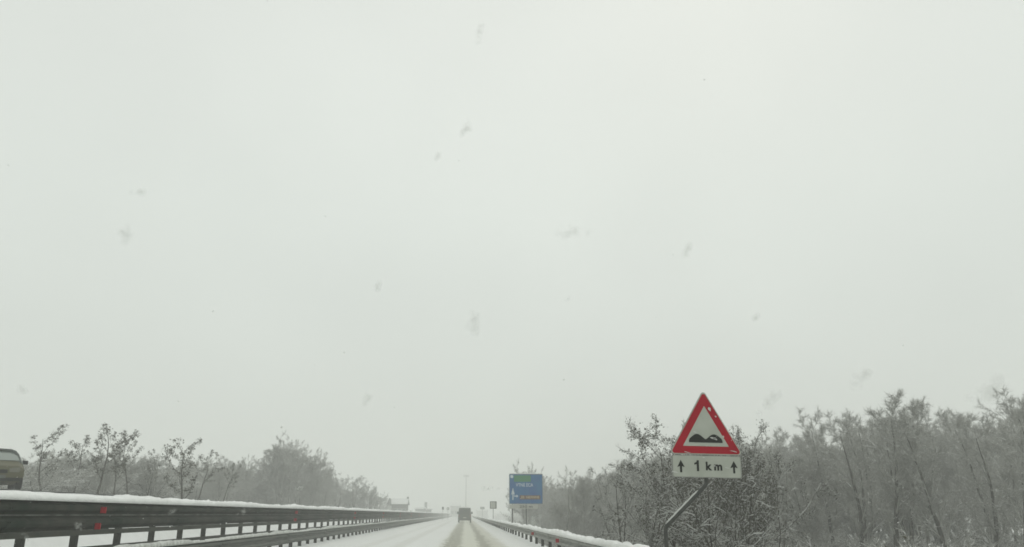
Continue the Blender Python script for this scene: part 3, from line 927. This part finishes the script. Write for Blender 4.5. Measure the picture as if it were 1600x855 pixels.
def snow_strips(segs, mi, rng, prob, thick):
    sel = [s for s in segs if abs((s[1] - s[0])[2]) < 0.86 * np.linalg.norm(s[1] - s[0]) and rng.uniform() < prob]
    if not sel:
        return None
    P = np.array([s[0] for s in sel]); Q = np.array([s[1] for s in sel])
    r = np.array([max(s[2], s[3]) for s in sel])[:, None]
    D = Q - P; D /= np.linalg.norm(D, axis=1, keepdims=True)
    side = np.cross(D, [0, 0, 1.0]); side /= np.linalg.norm(side, axis=1, keepdims=True) + 1e-9
    w = r * 0.95 + 0.003
    up = np.array([[0, 0, 1.0]])
    h = r + thick * rng.uniform(0.4, 1.2, (len(sel), 1))
    V = np.stack([P - side * w + up * r * 0.3, P + side * w + up * r * 0.3, P + up * h, Q - side * w + up * r * 0.3, Q + side * w + up * r * 0.3, Q + up * h], 1)
    b = (np.arange(len(sel)) * 6)[:, None]
    T = np.concatenate([b + np.array([t]) for t in ([0, 3, 5], [0, 5, 2], [1, 2, 5], [1, 5, 4])])
    return V.reshape(-1, 3), T, np.full(len(T), mi)

def twigs(segs, rng, per, L, w, mi, snow_mi, snow_p, upness=0.35):
    P = np.array([s[0] for s in segs]); Q = np.array([s[1] for s in segs])
    idx = np.repeat(np.arange(len(segs)), per)
    t = rng.uniform(0, 1, (len(idx), 1))
    B = P[idx] * (1 - t) + Q[idx] * t
    D = (Q - P)[idx]; D /= np.linalg.norm(D, axis=1, keepdims=True) + 1e-9
    d = D * 0.7 + rng.normal(0, 0.55, D.shape) + np.array([[0, 0, upness]])
    d /= np.linalg.norm(d, axis=1, keepdims=True)
    l = L * rng.uniform(0.4, 1.2, (len(idx), 1))
    tip = B + d * l
    s = np.cross(d, rng.normal(0, 1, d.shape)); s /= np.linalg.norm(s, axis=1, keepdims=True) + 1e-9
    ww = w * rng.uniform(0.6, 1.3, (len(idx), 1))
    # a bent twig: two triangles
    mid = (B + tip) / 2 + rng.normal(0, 1, d.shape) * l * 0.07
    V = np.stack([B - s * ww / 2, B + s * ww / 2, mid - s * ww * .4, mid + s * ww * .4, tip], 1)
    b = (np.arange(len(idx)) * 5)[:, None]
    T = np.concatenate([b + np.array([q]) for q in ([0, 1, 3], [0, 3, 2], [2, 3, 4])])
    MI = np.full(len(T), mi)
    res = [(V.reshape(-1, 3), T, MI)]
    k = (rng.uniform(0, 1, len(idx)) < snow_p) & (np.abs(d[:, 2]) < 0.9)
    if k.any():
        sd_ = np.cross(d[k], [0, 0, 1.0]); sd_ /= np.linalg.norm(sd_, axis=1, keepdims=True) + 1e-9
        o = np.array([[0, 0, w * 0.8]])
        V2 = np.stack([B[k] - sd_ * ww[k] * .6 + o, B[k] + sd_ * ww[k] * .6 + o, mid[k] + o * 1.8], 1)
        n = int(k.sum())
        T2 = np.arange(n * 3).reshape(n, 3)
        res.append((V2.reshape(-1, 3), T2, np.full(n, snow_mi)))
    return res

def leaves(segs, rng, per, size, mi, snow_mi, snow_p, spread):
    P = np.array([s[1] for s in segs])
    idx = np.repeat(np.arange(len(segs)), per)
    c = P[idx] + rng.normal(0, spread, (len(idx), 3))
    a = rng.normal(0, 1, c.shape); a /= np.linalg.norm(a, axis=1, keepdims=True)
    b_ = np.cross(a, rng.normal(0, 1, c.shape)); b_ /= np.linalg.norm(b_, axis=1, keepdims=True)
    s = size * rng.uniform(0.5, 1.3, (len(idx), 1))
    V = np.stack([c - a * s, c - b_ * s * .5 + a * s * .1, c + b_ * s * .5 + a * s * .1, c + a * s], 1)
    n = len(idx)
    b = (np.arange(n) * 4)[:, None]
    T = np.concatenate([b + np.array([[0, 1, 2]]), b + np.array([[1, 3, 2]])])
    MI = np.where(rng.uniform(0, 1, n) < snow_p, snow_mi, mi)
    return V.reshape(-1, 3), T, np.concatenate([MI, MI])

def join(name, blocks):
    blocks = [b for b in blocks if b is not None]
    V, T, M_, o = [], [], [], 0
    for v, t, m in blocks:
        V.append(v); T.append(t + o); M_.append(m); o += len(v)
    return tri_mesh(name, np.concatenate(V), np.concatenate(T), np.concatenate(M_))

def make_proto(kind, seed):
    """returns (trunk mesh, crown mesh, height of the model)"""
    P = dict(H=10.0, r0=0.13)
    tw = dict(per=7, L=0.42, w=0.013, snow_p=0.35)
    lf = None
    mats_c = [M_twig, M_snowtwig, M_leaf]
    bark = M_bark
    snow = 0.55
    if kind == 'slender':          # upright bare tree of the wood
        P.update(levels=3, first=0.30, nb=(17, 6, 5), ang=(33, 33, 40), lenf=(0.27, 0.5, 0.5), trop=(0.03, 0.09, 0.05), wob=(0.05, 0.09, 0.17), crown=lambda t: 1.15 - 0.5 * t)
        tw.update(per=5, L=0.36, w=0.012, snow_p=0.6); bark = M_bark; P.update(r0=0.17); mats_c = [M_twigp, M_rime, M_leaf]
    elif kind == 'broad':          # rounded, very fine twigged crown
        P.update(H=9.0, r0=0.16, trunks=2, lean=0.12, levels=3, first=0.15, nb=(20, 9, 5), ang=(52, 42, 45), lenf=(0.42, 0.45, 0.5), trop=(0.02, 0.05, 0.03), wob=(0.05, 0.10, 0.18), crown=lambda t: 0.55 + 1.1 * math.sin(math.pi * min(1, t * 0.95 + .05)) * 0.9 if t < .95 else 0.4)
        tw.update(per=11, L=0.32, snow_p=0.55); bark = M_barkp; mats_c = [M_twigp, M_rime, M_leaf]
    elif kind == 'clumpy':         # open crown with withered leaf clumps at the branch ends
        P.update(H=7.0, r0=0.10, trunks=1, lean=0.10, levels=2, first=0.30, nb=(11, 5), ang=(46, 40), lenf=(0.46, 0.42), trop=(0.03, 0.10, 0.05), wob=(0.07, 0.11, 0.16), crown=lambda t: 1.2 - 0.55 * t)
        tw.update(per=3, L=0.25, w=0.012)
        lf = dict(per=16, size=0.085, spread=0.11, snow_p=0.12)
    elif kind == 'clump_near':     # the same kind of tree seen close: smaller leaves, more snow
        P.update(H=7.0, r0=0.09, trunks=2, lean=0.16, levels=3, first=0.36, nb=(9, 5, 4), ang=(48, 42, 45), lenf=(0.46, 0.45, 0.45), trop=(0.03, 0.08, 0.04), wob=(0.07, 0.12, 0.18), crown=lambda t: 1.2 - 0.5 * t)
        tw.update(per=2, L=0.2, w=0.009, snow_p=0.5)
        lf = dict(per=4, size=0.045, spread=0.08, snow_p=0.22)
        snow = 0.7
    elif kind == 'leafy_near':     # beside the warning sign: full of small withered leaves
        P.update(H=7.0, r0=0.10, trunks=2, lean=0.10, levels=3, first=0.46, nb=(13, 7, 5), ang=(55, 45, 45), lenf=(0.42, 0.45, 0.5), trop=(0.03, 0.07, 0.03), wob=(0.06, 0.13, 0.2), crown=lambda t: 0.75 + 0.6 * math.sin(math.pi * t))
        tw.update(per=3, L=0.22, w=0.008, snow_p=0.35)
        lf = dict(per=3, size=0.038, spread=0.10, snow_p=0.10)
        snow = 0.45
    elif kind == 'leafy':          # near tree: dense small withered leaves
        P.update(H=7.0, r0=0.11, trunks=2, lean=0.10, levels=3, first=0.25, nb=(12, 7, 5), ang=(50, 42, 45), lenf=(0.40, 0.45, 0.5), trop=(0.03, 0.08, 0.03), wob=(0.06, 0.13, 0.2), crown=lambda t: 0.8 + 0.5 * math.sin(math.pi * t))
        tw.update(per=3, L=0.22, w=0.008, snow_p=0.5)
        lf = dict(per=4, size=0.032, spread=0.08, snow_p=0.35)
        snow = 0.75
    elif kind == 'arching':        # near small tree, thin arching branches holding snow
        P.update(H=5.5, r0=0.06, trunks=4, lean=0.35, levels=3, first=0.15, nb=(9, 6, 4), ang=(42, 45, 50), lenf=(0.42, 0.45, 0.5), trop=(0.0, 0.02, -0.02), wob=(0.07, 0.14, 0.2), crown=lambda t: 1.1 - 0.4 * t)
        tw.update(per=3, L=0.25, w=0.007, snow_p=0.5)
        lf = dict(per=1, size=0.03, spread=0.07, snow_p=0.3)
        snow = 0.9
    elif kind == 'brush':          # undergrowth
        P.update(H=2.8, r0=0.025, trunks=12, lean=0.6, levels=2, first=0.1, nb=(9, 6), ang=(40, 45), lenf=(0.45, 0.5), trop=(-0.01, 0.02, 0), wob=(0.10, 0.18, 0.2), crown=lambda t: 1.1 - 0.5 * t, seg=(0.3, 0.22, 0.2, 0.2))
        tw.update(per=6, L=0.25, w=0.009, snow_p=0.6); mats_c = [M_twigp, M_rime, M_leaf]
        lf = dict(per=2, size=0.035, spread=0.08, snow_p=0.5)
        snow = 0.9
    elif kind == 'bare':           # thin sparse forked tree
        P.update(H=7.0, r0=0.09, trunks=1, levels=2, first=0.5, nb=(6, 5), ang=(35, 35), lenf=(0.4, 0.4), trop=(0.02, 0.10, 0.05), wob=(0.05, 0.10, 0.16), crown=lambda t: 1.1 - 0.5 * t)
        tw.update(per=2, L=0.3, w=0.012); bark = M_barkp; mats_c = [M_twigp, M_rime, M_leaf]
    segs, rng = grow(seed, **P)
    lv = P.get('levels', 3)
    t_s = [s for s in segs if s[4] == 0]
    limbs = [s for s in segs if s[4] == 1]
    fine = [s for s in segs if s[4] >= 2]
    ends = [s for s in segs if s[4] >= max(1, lv - 1)]
    tm = join('trunk', [prisms(t_s, 0, 8), snow_strips(t_s, 1, rng, 0.5, 0.02)])
    tm.materials.append(bark); tm.materials.append(M_snowtwig)
    bl = [prisms(limbs, 0, 5)]
    if fine: bl.append(prisms(fine, 0, 3))
    bl.append(snow_strips(limbs + fine, 1, rng, snow, 0.022))
    bl += twigs(ends, rng, tw['per'], tw['L'], tw['w'], 0, 1, tw['snow_p'])
    if lf:
        bl.append(leaves([s for s in ends if rng.uniform() < (0.52 if kind == 'clumpy' else 0.7)], rng, lf['per'], lf['size'], 2, 1, lf['snow_p'], lf['spread']))
    cm = join('crown', bl)
    for m in mats_c: cm.materials.append(m)
    top = max(v.co.z for v in cm.vertices)
    return tm, cm, top

PROTO = {}
for kind, seeds in (('slender', (1, 2, 3)), ('broad', (11, 12)), ('clumpy', (21, 22, 23)), ('leafy', (31, 32)), ('leafy_near', (33, 34)), ('clump_near', (71, 72)), ('arching', (41, 42)), ('brush', (51, 52, 53)), ('bare', (61, 62))):
    PROTO[kind] = [make_proto(kind, s) for s in seeds]
NT = [0]
def tree(kind, x, y, h, label, group=None, i=None, name=None, cat='tree', wide=1.0, rz=None):
    tm, cm, top = PROTO[kind][(i if i is not None else random.randrange(99)) % len(PROTO[kind])]
    s_ = h / top
    NT[0] += 1
    g = zt(x, y)
    t = thing(name or ('bare_tree' if kind in ('slender', 'broad', 'bare') else 'snowy_tree'), label, cat, (x, y, g), random.uniform(0, 6.28) if rz is None else rz, group)
    link('trunk' if cat == 'tree' else 'stems', tm, None, t)
    link('crown' if cat == 'tree' else 'twigs', cm, None, t)
    t.scale = (s_ * wide, s_ * wide, s_)
    return t
def tree_px(kind, px, py_top, Y, label, **k):
    p = pt(px, py_top, Y)
    return tree(kind, p.x, Y, p.z - zt(p.x, Y), label, **k)

# right: trees one can tell apart
tree_px('slender', 1360, 606, 40, 'tall bare tree whose forked top stands highest in the middle of the right-hand wood', i=0, wide=1.25)
tree_px('slender', 1388, 618, 41, 'second stem beside the tallest bare tree, right-hand wood, curving to the right', i=1)
tree_px('slender', 1285, 631, 46, 'slim straight bare tree with a feathery top, left of the tallest one in the wood', i=2)
tree_px('slender', 1452, 630, 38, 'bare twiggy tree with narrow upright crown between the tallest tree and the picture edge', i=1, wide=1.2)
tree_px('slender', 1322, 640, 42, 'slim bare tree close left of the tallest one, crown just below it', i=2, wide=1.2)
tree_px('slender', 1512, 636, 37, 'bare upright tree with dark stem midway between tallest tree and right edge', i=0, wide=1.2)
tree_px('slender', 1552, 622, 36, 'tall bare tree second from the right edge of the picture', i=1, wide=1.2)
tree_px('slender', 1593, 604, 34, 'tall bare tree touching the right edge of the picture', i=2, wide=1.2)
tree_px('bare', 1420, 652, 39, 'sparse forked tree between the tallest tree and the narrow twiggy one', i=1, wide=1.2)
tree_px('broad', 1245, 668, 44, 'low rounded hazy tree at the left shoulder of the right-hand wood', i=0)
tree_px('leafy_near', 1132, 642, 17.5, 'near tree with dark trunk showing right below the 1 km plate', i=0, wide=0.85, rz=1.0)
tree_px('leafy_near', 1168, 648, 19, 'near tree with dense withered leaves rising just right of the warning triangle', i=1, wide=0.72, rz=0.3)
tree_px('arching', 1118, 690, 17.0, 'small tree with thin snow-lined branches behind the 1 km plate', i=0, wide=1.1)
tree_px('clump_near', 1062, 640, 21, 'open tree with leaf clumps sticking out left of the warning sign top', i=0, wide=1.05, rz=2.2)
tree_px('clump_near', 1030, 668, 22, 'open clump-tipped tree reaching furthest left of the warning sign', i=1, wide=1.35, rz=0.4)
tree_px('arching', 1000, 712, 20, 'arching many-stemmed small tree between the rail end and the sign pole', i=1, wide=1.0)
tree_px('leafy', 968, 706, 31, 'leaf-flecked tree left of the arching trees, above the snow-topped rail', i=1, wide=0.85)
tree_px('broad', 908, 726, 62, 'dense rounded grey tree standing right of the blue sign', i=1, wide=0.85)
tree_px('broad', 885, 762, 58, 'low bushy grey tree close against the right edge of the blue sign', i=0, wide=0.9)
tree_px('bare', 881, 740, 45, 'thin bare forked tree just right of the blue sign', i=0)
tree_px('broad', 826, 714, 100, 'pale fog-faded tree rising behind the blue sign', i=0, wide=0.8)
tree_px('broad', 846, 728, 118, 'faint tree half hidden behind the right edge of the blue sign', i=1, wide=0.8)

SKYL = [(740, 800), (790, 782), (850, 765), (865, 758), (885, 752), (920, 745), (950, 735), (1000, 715), (1060, 700), (1120, 690), (1190, 690), (1230, 676), (1265, 664), (1300, 652), (1360, 645), (1400, 645), (1450, 634), (1490, 640), (1520, 632), (1560, 620), (1600, 604), (1700, 600), (2200, 540)]
def skyl(px):
    return float(np.interp(px, [a for a, b in SKYL], [b for a, b in SKYL]))
def px_of(x, y, z=1.35):
    v = Vector((x, y, z)) - EYE
    return 800 + F * v.dot(_r) / v.dot(_f)
rg = random.Random(5)
LOOK = {'slender': 'slim upright leafless tree', 'broad': 'round finely twigged tree', 'bare': 'sparse forked bare tree', 'leafy': 'tree still flecked with withered leaves'}
def wood_label(kind, p, d):
    zones = [(905, 'right beside the blue sign'), (1000, 'above the snow-topped right rail'), (1165, 'behind the warning sign'), (1265, 'just right of the warning sign'), (1335, 'left of the tallest bare tree'), (1420, 'around the foot of the tallest bare tree'), (1510, 'right of the tallest bare tree'), (9999, 'by the right picture edge')]
    z = next(n for q, n in zones if p < q)
    row = 'in front' if d < 38 else ('midway back' if d < 60 else 'at the back')
    return LOOK[kind] + ' ' + row + ' ' + z
cnt = 0
tries = 0
placed = []
while cnt < 140 and tries < 6000:
    tries += 1
    y = 14 + 130 * rg.random() ** 1.5
    x = 12 + 45 * rg.random() ** 1.2
    p = px_of(x, y)
    if p < 850 or p > 1720: continue
    d = math.hypot(x, y)
    if p < 1210 and d < 34: continue
    if d < (46 if p > 1225 else 27): continue
    if any((x - a) ** 2 + (y - b) ** 2 < 2.6 for a, b in placed): continue
    top = pt(p, skyl(p), y).z
    h = (top - zt(x, y)) * rg.uniform(0.88, 1.05)
    if h > 15 or h < 3: continue
    placed.append((x, y))
    kind = rg.choice(['slender', 'slender', 'slender', 'slender', 'bare', 'broad'] if d < 60 else ['slender', 'broad'])
    tree(kind, x, y, h, wood_label(kind, p, d), 'trees of the right-hand wood', wide=rg.uniform(.95, 1.25))
    cnt += 1
# undergrowth on the right bank
cnt = 0; tries = 0; placed = []
while cnt < 110 and tries < 6000:
    tries += 1
    y = 10 + 80 * rg.random() ** 1.3
    x = 5.6 + 26 * rg.random() ** 1.3
    p = px_of(x, y)
    if p < 850 or p > 1760: continue
    if math.hypot(x, y) < 13.5: continue
    if any((x - a) ** 2 + (y - b) ** 2 < 1.0 for a, b in placed): continue
    placed.append((x, y))
    tree('brush', x, y, rg.uniform(1.8, 3.4) * (0.75 if x < 8 else 1.15), 'tangled snow-dusted shrub ' + next(n for q, n in ((960, 'behind the snow-topped right rail'), (1060, 'around the cranked sign pole'), (1200, 'below the 1 km plate'), (1350, 'right of the warning sign'), (1480, 'below the tallest bare tree'), (9999, 'by the lower right corner')) if p < q) + (', close by' if y < 28 else ', further back'), 'undergrowth on the right bank', name='shrub', cat='shrub', wide=rg.uniform(.9, 1.3))
    cnt += 1

cnt = 0
while cnt < 55:
    y = rg.uniform(13, 40); x = rg.uniform(11, 32)
    p = px_of(x, y)
    if p < 1330 or p > 1720 or math.hypot(x, y) < 19: continue
    tree('brush', x, y, rg.uniform(1.6, 2.5), 'low snow-dusted shrub ' + next(n for q, n in ((1400, 'under the tallest bare tree'), (1480, 'just right of the tallest bare tree'), (1560, 'near the lower right corner'), (9999, 'at the lower right corner')) if p < q) + (', close by' if y < 18 else ', midway back' if y < 27 else ', further back'), 'undergrowth on the right bank', name='shrub', cat='shrub', wide=1.35)
    cnt += 1

cnt = 0
while cnt < 80:
    y = rg.uniform(30, 62); x = rg.uniform(14, 44)
    p = px_of(x, y)
    if p < 1215 or p > 1680 or math.hypot(x, y) < 38: continue
    tree('brush', x, y, rg.uniform(2.0, 3.1), 'frosted thicket shrub among the trunks ' + next(n for q, n in ((1290, 'just right of the warning sign'), (1370, 'left of the tallest bare tree'), (1450, 'right of the tallest bare tree'), (1540, 'near the right edge'), (9999, 'at the right edge')) if p < q) + (', front' if math.hypot(x, y) < 47 else ', middle' if math.hypot(x, y) < 56 else ', back'), 'undergrowth in the right-hand wood', name='shrub', cat='shrub', wide=1.35)
    cnt += 1

# left: trees one can tell apart
LT = [('clumpy', 88, 664, 44, 1.45, 'clumpy-twigged tree nearest the olive car, leftmost behind the tall barrier', 0),
      ('clumpy', 168, 662, 42, 1.45, 'leafy-tipped tree above the red reflectors of the tall barrier', 1),
      ('clumpy', 214, 672, 45, 1.0, 'dark clump-tipped tree in the middle of the left row of open trees', 2),
      ('clumpy', 238, 700, 48, 0.8, 'shorter clump-tipped tree tucked between taller ones on the left', 0),
      ('bare', 254, 690, 40, 0.9, 'thin pale bare tree with a single visible stem, left row', 1),
      ('clumpy', 296, 682, 43, 1.4, 'rightmost open clump-tipped tree of the left row, one arm reaching right', 1),
      ('clumpy', 128, 676, 50, 1.2, 'clump-tipped tree between the leftmost one and the reflector tree', 2),
      ('clumpy', 192, 680, 41, 1.2, 'open clumpy tree just right of the one above the red reflectors', 0),
      ('clumpy', 318, 700, 50, 1.3, 'clump-tipped tree with the lowest right-reaching arm, end of the left row', 2),
      ('clumpy', 355, 722, 55, 1.0, 'low clumpy tree in the gap before the tall dense tree on the left', 2),
      ('broad', 120, 700, 60, 1.1, 'hazy thick-crowned tree behind the leftmost clumpy tree', 0),
      ('broad', 382, 706, 92, 0.7, 'pale narrow tree fading in fog left of the tall dense tree', 1),
      ('broad', 457, 672, 95, 1.0, 'tallest dense round-topped tree on the left, alone above its neighbours', 0),
      ('broad', 492, 700, 100, 0.9, 'shoulder tree right against the tallest dense tree on the left', 1),
      ('broad', 424, 712, 97, 0.9, 'rounded tree filling the left flank of the tallest dense tree', 1),
      ('broad', 440, 684, 96, 1.0, 'left half of the tall dense crown on the left side of the road', 1),
      ('broad', 474, 686, 99, 1.0, 'right half of the tall dense crown on the left side of the road', 0),
      ('broad', 508, 722, 106, 1.1, 'lowest rounded tree just right of the tall dense crown', 1),
      ('broad', 541, 752, 132, 1.1, 'rounded tree at the left of the last clump before the farmhouse', 0),
      ('broad', 569, 755, 140, 1.1, 'dense rounded tree in the middle of the last clump before the farmhouse', 1),
      ('broad', 590, 766, 148, 1.1, 'small rounded tree at the very end of the left row, touching the farmhouse', 0),
      ('leafy', 528, 744, 125, 1.2, 'bushy tree stepping down right of the tallest dense tree', 0),
      ('leafy', 556, 742, 130, 1.2, 'dark-flecked bushy tree in the last clump before the farmhouse', 1),
      ('leafy', 580, 755, 135, 1.1, 'last bushy tree of the left row, next to the farmhouse', 0)]
for kind, px, py, Y, wd, lab, i in LT:
    tree_px(kind, px, py, Y, lab, i=i, wide=wd)
SKL = [(-80, 745), (0, 742), (50, 712), (100, 700), (200, 708), (260, 718), (300, 716), (350, 718), (400, 730), (450, 728), (520, 752), (590, 772), (605, 788)]
cnt = 0; tries = 0; placed = []
while cnt < 80 and tries < 5000:
    tries += 1
    px = rg.uniform(-60, 598)
    Y = rg.uniform(48, 110) if px < 400 else rg.uniform(100, 175)
    x = pt(px, 790, Y).x
    if x > -21.5: continue
    if any((x - a) ** 2 + (Y - b) ** 2 < 5 for a, b in placed): continue
    sy = float(np.interp(px, [a for a, b in SKL], [b for a, b in SKL]))
    h = (pt(px, sy, Y).z - zt(x, Y)) * rg.uniform(0.8, 1.08)
    if h < 2: continue
    placed.append((x, Y))
    kd = rg.choice(['broad', 'broad', 'slender'])
    tree(kd, x, Y, h, 'fog-grey ' + LOOK[kd] + next(n for q, n in ((110, ' beside the olive car'), (260, ' behind the open clumpy trees'), (400, ' in the gap left of the tall dense tree'), (515, ' around the tall dense tree'), (9999, ' next to the farmhouse')) if px < q), 'background trees left of the road', wide=rg.uniform(1.1, 1.6))
    cnt += 1
cnt = 0
for k in range(60):
    px = rg.uniform(-60, 600)
    Y = rg.uniform(38, 70) if px < 330 else rg.uniform(75, 150)
    x = pt(px, 790, Y).x
    if x > -21.8: continue
    tree('brush', x, Y, rg.uniform(2.2, 3.6), 'leafless snow-dusted shrub ' + next(n for q, n in ((110, 'beside the olive car'), (330, 'under the open clumpy trees'), (515, 'under the tall dense tree'), (9999, 'next to the farmhouse')) if px < q), 'shrubs under the left trees', name='shrub', cat='shrub', wide=1.3)

# far low woods fading into the fog on both sides: countless trees, one mass
def far_wood(name, rows, seed, label):
    rng = np.random.default_rng(seed)
    bl = []
    for (x0, x1, y0, y1, n, h0, h1) in rows:
        X = rng.uniform(x0, x1, n); Y = rng.uniform(y0, y1, n); Hh = rng.uniform(h0, h1, n)
        k = 70
        ii = np.repeat(np.arange(n), k)
        base = np.stack([X[ii], Y[ii], terrain(X[ii], Y[ii]) - .2], -1)
        tt = rng.uniform(0.05, 0.75, (len(ii), 1))
        hh = Hh[ii][:, None]
        B = base + np.array([[0, 0, 1.0]]) * hh * tt + rng.normal(0, 0.16, (len(ii), 3)) * hh * np.array([[1, 1, 0.2]])
        d = rng.normal(0, 0.5, B.shape) + np.array([[0, 0, 0.9]])
        d /= np.linalg.norm(d, axis=1, keepdims=True)
        L = hh * 0.28 * rng.uniform(.5, 1.1, (len(ii), 1))
        s = np.cross(d, rng.normal(0, 1, d.shape)); s /= np.linalg.norm(s, axis=1, keepdims=True)
        w = 0.09
        V = np.stack([B - s * w, B + s * w, B + d * L], 1).reshape(-1, 3)
        T = np.arange(len(ii) * 3).reshape(-1, 3)
        bl.append((V, T, np.zeros(len(T))))
        tr = [(np.array([a, b, zt(a, b) - .3]), np.array([a, b, zt(a, b) + c * .7]), .12, .04, 0) for a, b, c in zip(X, Y, Hh)]
        bl.append(prisms(tr, 0, 3))
    me = join(name, bl)
    o = link(name, me, M_twigp)
    return meta(o, label, 'wood', kind='stuff')
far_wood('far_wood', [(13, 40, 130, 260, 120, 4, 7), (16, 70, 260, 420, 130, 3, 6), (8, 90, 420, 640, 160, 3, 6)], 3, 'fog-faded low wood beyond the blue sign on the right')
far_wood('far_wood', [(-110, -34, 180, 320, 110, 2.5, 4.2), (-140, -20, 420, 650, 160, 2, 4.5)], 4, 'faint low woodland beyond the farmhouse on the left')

# ------------------------------------------------------------------ falling snow
def flakes():
    rng = np.random.default_rng(17)
    Vb = np.array([[0, 0, 1], [.9, 0, .1], [.2, .9, -.1], [-.8, .3, .2], [-.3, -.85, 0], [.4, -.5, -.5], [0, .3, -.9]], float)
    Tb = np.array([[0, 1, 2], [0, 2, 3], [0, 3, 4], [0, 4, 1], [4, 5, 1], [1, 5, 2], [5, 6, 2], [6, 3, 2], [6, 4, 3], [6, 5, 4]])
    pos, size = [], []
    n = 9000
    X = rng.uniform(-14, 16, n); Y = rng.uniform(4.5, 42, n); Z = rng.uniform(0.1, 11, n)
    for a, b, c in zip(X, Y, Z):
        pos.append((a, b, c)); size.append(0.0025 + 0.006 * rng.random() ** 2)
    pos = np.array(pos); size = np.array(size)
    m = len(pos)
    q = rng.normal(0, 1, (m, 3, 3))
    Q = np.linalg.qr(q)[0]
    st = rng.uniform(0.35, 1.25, (m, 1, 3))
    V = np.einsum('mij,mkj->mki', Q, Vb[None] * st * rng.uniform(.7, 1.3, (m, 7, 1))) * size[:, None, None] + pos[:, None]
    T = (Tb[None] + (np.arange(m) * 7)[:, None, None]).reshape(-1, 3)
    me = tri_mesh('falling_snow', V.reshape(-1, 3), T, np.zeros(len(T)))
    bm_v, bm_t, off = [me], 0, 0
    # big wet half-melted flakes added close by for windscreen smears: clumps of small lumps
    BV, BT, o_ = [], [], 0
    for px, py, d, sz, el, an in ((1205, 626, .9, .010, 1.6, .7), (1545, 612, .8, .014, 1.7, .7), (574, 622, 1.0, .006, 1.3, 1.2), (888, 467, 1.3, .0030, 2.6, .8), (727, 203, .9, .008, 1.5, .9), (1075, 388, 1.0, .008, 1.6, 1.2), (197, 366, .9, .009, 1.6, 1.6), (590, 448, 1.0, .007, 1.5, 1.1), (742, 505, .9, .010, 1.5, 1.5), (890, 362, .9, .010, 2.4, .3), (35, 610, 1.0, .006, 1.6, -.8), (683, 244, 1.0, .006, 1.3, 1), (750, 50, .9, .008, 1.6, 1.4), (220, 300, 1.0, .007, 1.3, .5), (1345, 590, .9, .009, 1.5, .6), (765, 764, 1.6, .0065, 2.2, .0), (1180, 495, 1.0, .006, 1.4, 1), (122, 822, 2.2, .011, 1.6, -1.0), (468, 762, 2.4, .010, 1.6, .2), (835, 812, 1.6, .014, 1.2, .4), (40, 838, 2.0, .007, 1.8, -.9), (380, 800, 2.1, .009, 2.2, .5), (268, 800, 2.0, .008, 2.0, .4), (640, 800, 2.3, .006, 1.6, .4)):
        if d < 1.5: d, sz = d * .42, sz * .42
        p = np.array(pt(px, py, d))
        for q_ in range(16):
            t_ = rng.normal(0, .40) * el
            u_ = rng.normal(0, .28)
            c_ = p + sz * np.array([t_ * math.cos(an) - u_ * math.sin(an), rng.normal(0, .4), t_ * math.sin(an) + u_ * math.cos(an)])
            Qm = np.linalg.qr(rng.normal(0, 1, (3, 3)))[0]
            BV.append((Vb * rng.uniform(.7, 1.3, (7, 1))) @ Qm * sz * rng.uniform(.30, .62) + c_)
            BT.append(Tb + o_); o_ += 7
    V = np.concatenate([V.reshape(-1, 3)] + BV)
    T = np.concatenate([T] + [t + m * 7 for t in BT])
    me = tri_mesh('falling_snow', V, T, np.concatenate([np.zeros(m * 10), np.ones(len(BT) * 10)]))
    o = link('falling_snow', me, [M_flake, M_wet])
    meta(o, 'scattered snowflakes drifting down over the road and trees, windscreen smears added close by', 'snowfall', kind='stuff')
flakes()

# ------------------------------------------------------------------ the foggy air
hm = bpy.data.materials.new('haze')
hm.use_nodes = True
ht = hm.node_tree
ht.nodes.clear()
ho = ht.nodes.new('ShaderNodeOutputMaterial')
hv = ht.nodes.new('ShaderNodeVolumePrincipled')
hv.inputs['Color'].default_value = (0.975, 0.985, 0.970, 1)
hv.inputs['Density'].default_value = 0.0038
hv.inputs['Anisotropy'].default_value = 0.0
ht.links.new(hv.outputs[0], ho.inputs['Volume'])
hb = MB().box(-950, 950, -140, 1750, -4.4, 24)
meta(hb.build('haze', hm), kind='stuff')
# neighbours that look alike are told apart by their order from left to right
bpy.context.view_layer.update()
same = {}
for o in S.objects:
    if o.get('group') and o.get('category') and o.parent is None:
        same.setdefault(o['label'], []).append(o)
ORD = ['first', 'second', 'third', 'fourth', 'fifth', 'sixth', 'seventh', 'eighth', 'ninth', 'tenth']
for lab, os_ in same.items():
    if 1 < len(os_) <= 10 and len(lab.split()) <= 12:
        os_.sort(key=lambda o: px_of(o.location.x, o.location.y))
        for k, o in enumerate(os_):
            o['label'] = lab + (', leftmost' if k == 0 else ', rightmost' if k == len(os_) - 1 else ', ' + ORD[k] + ' from left')
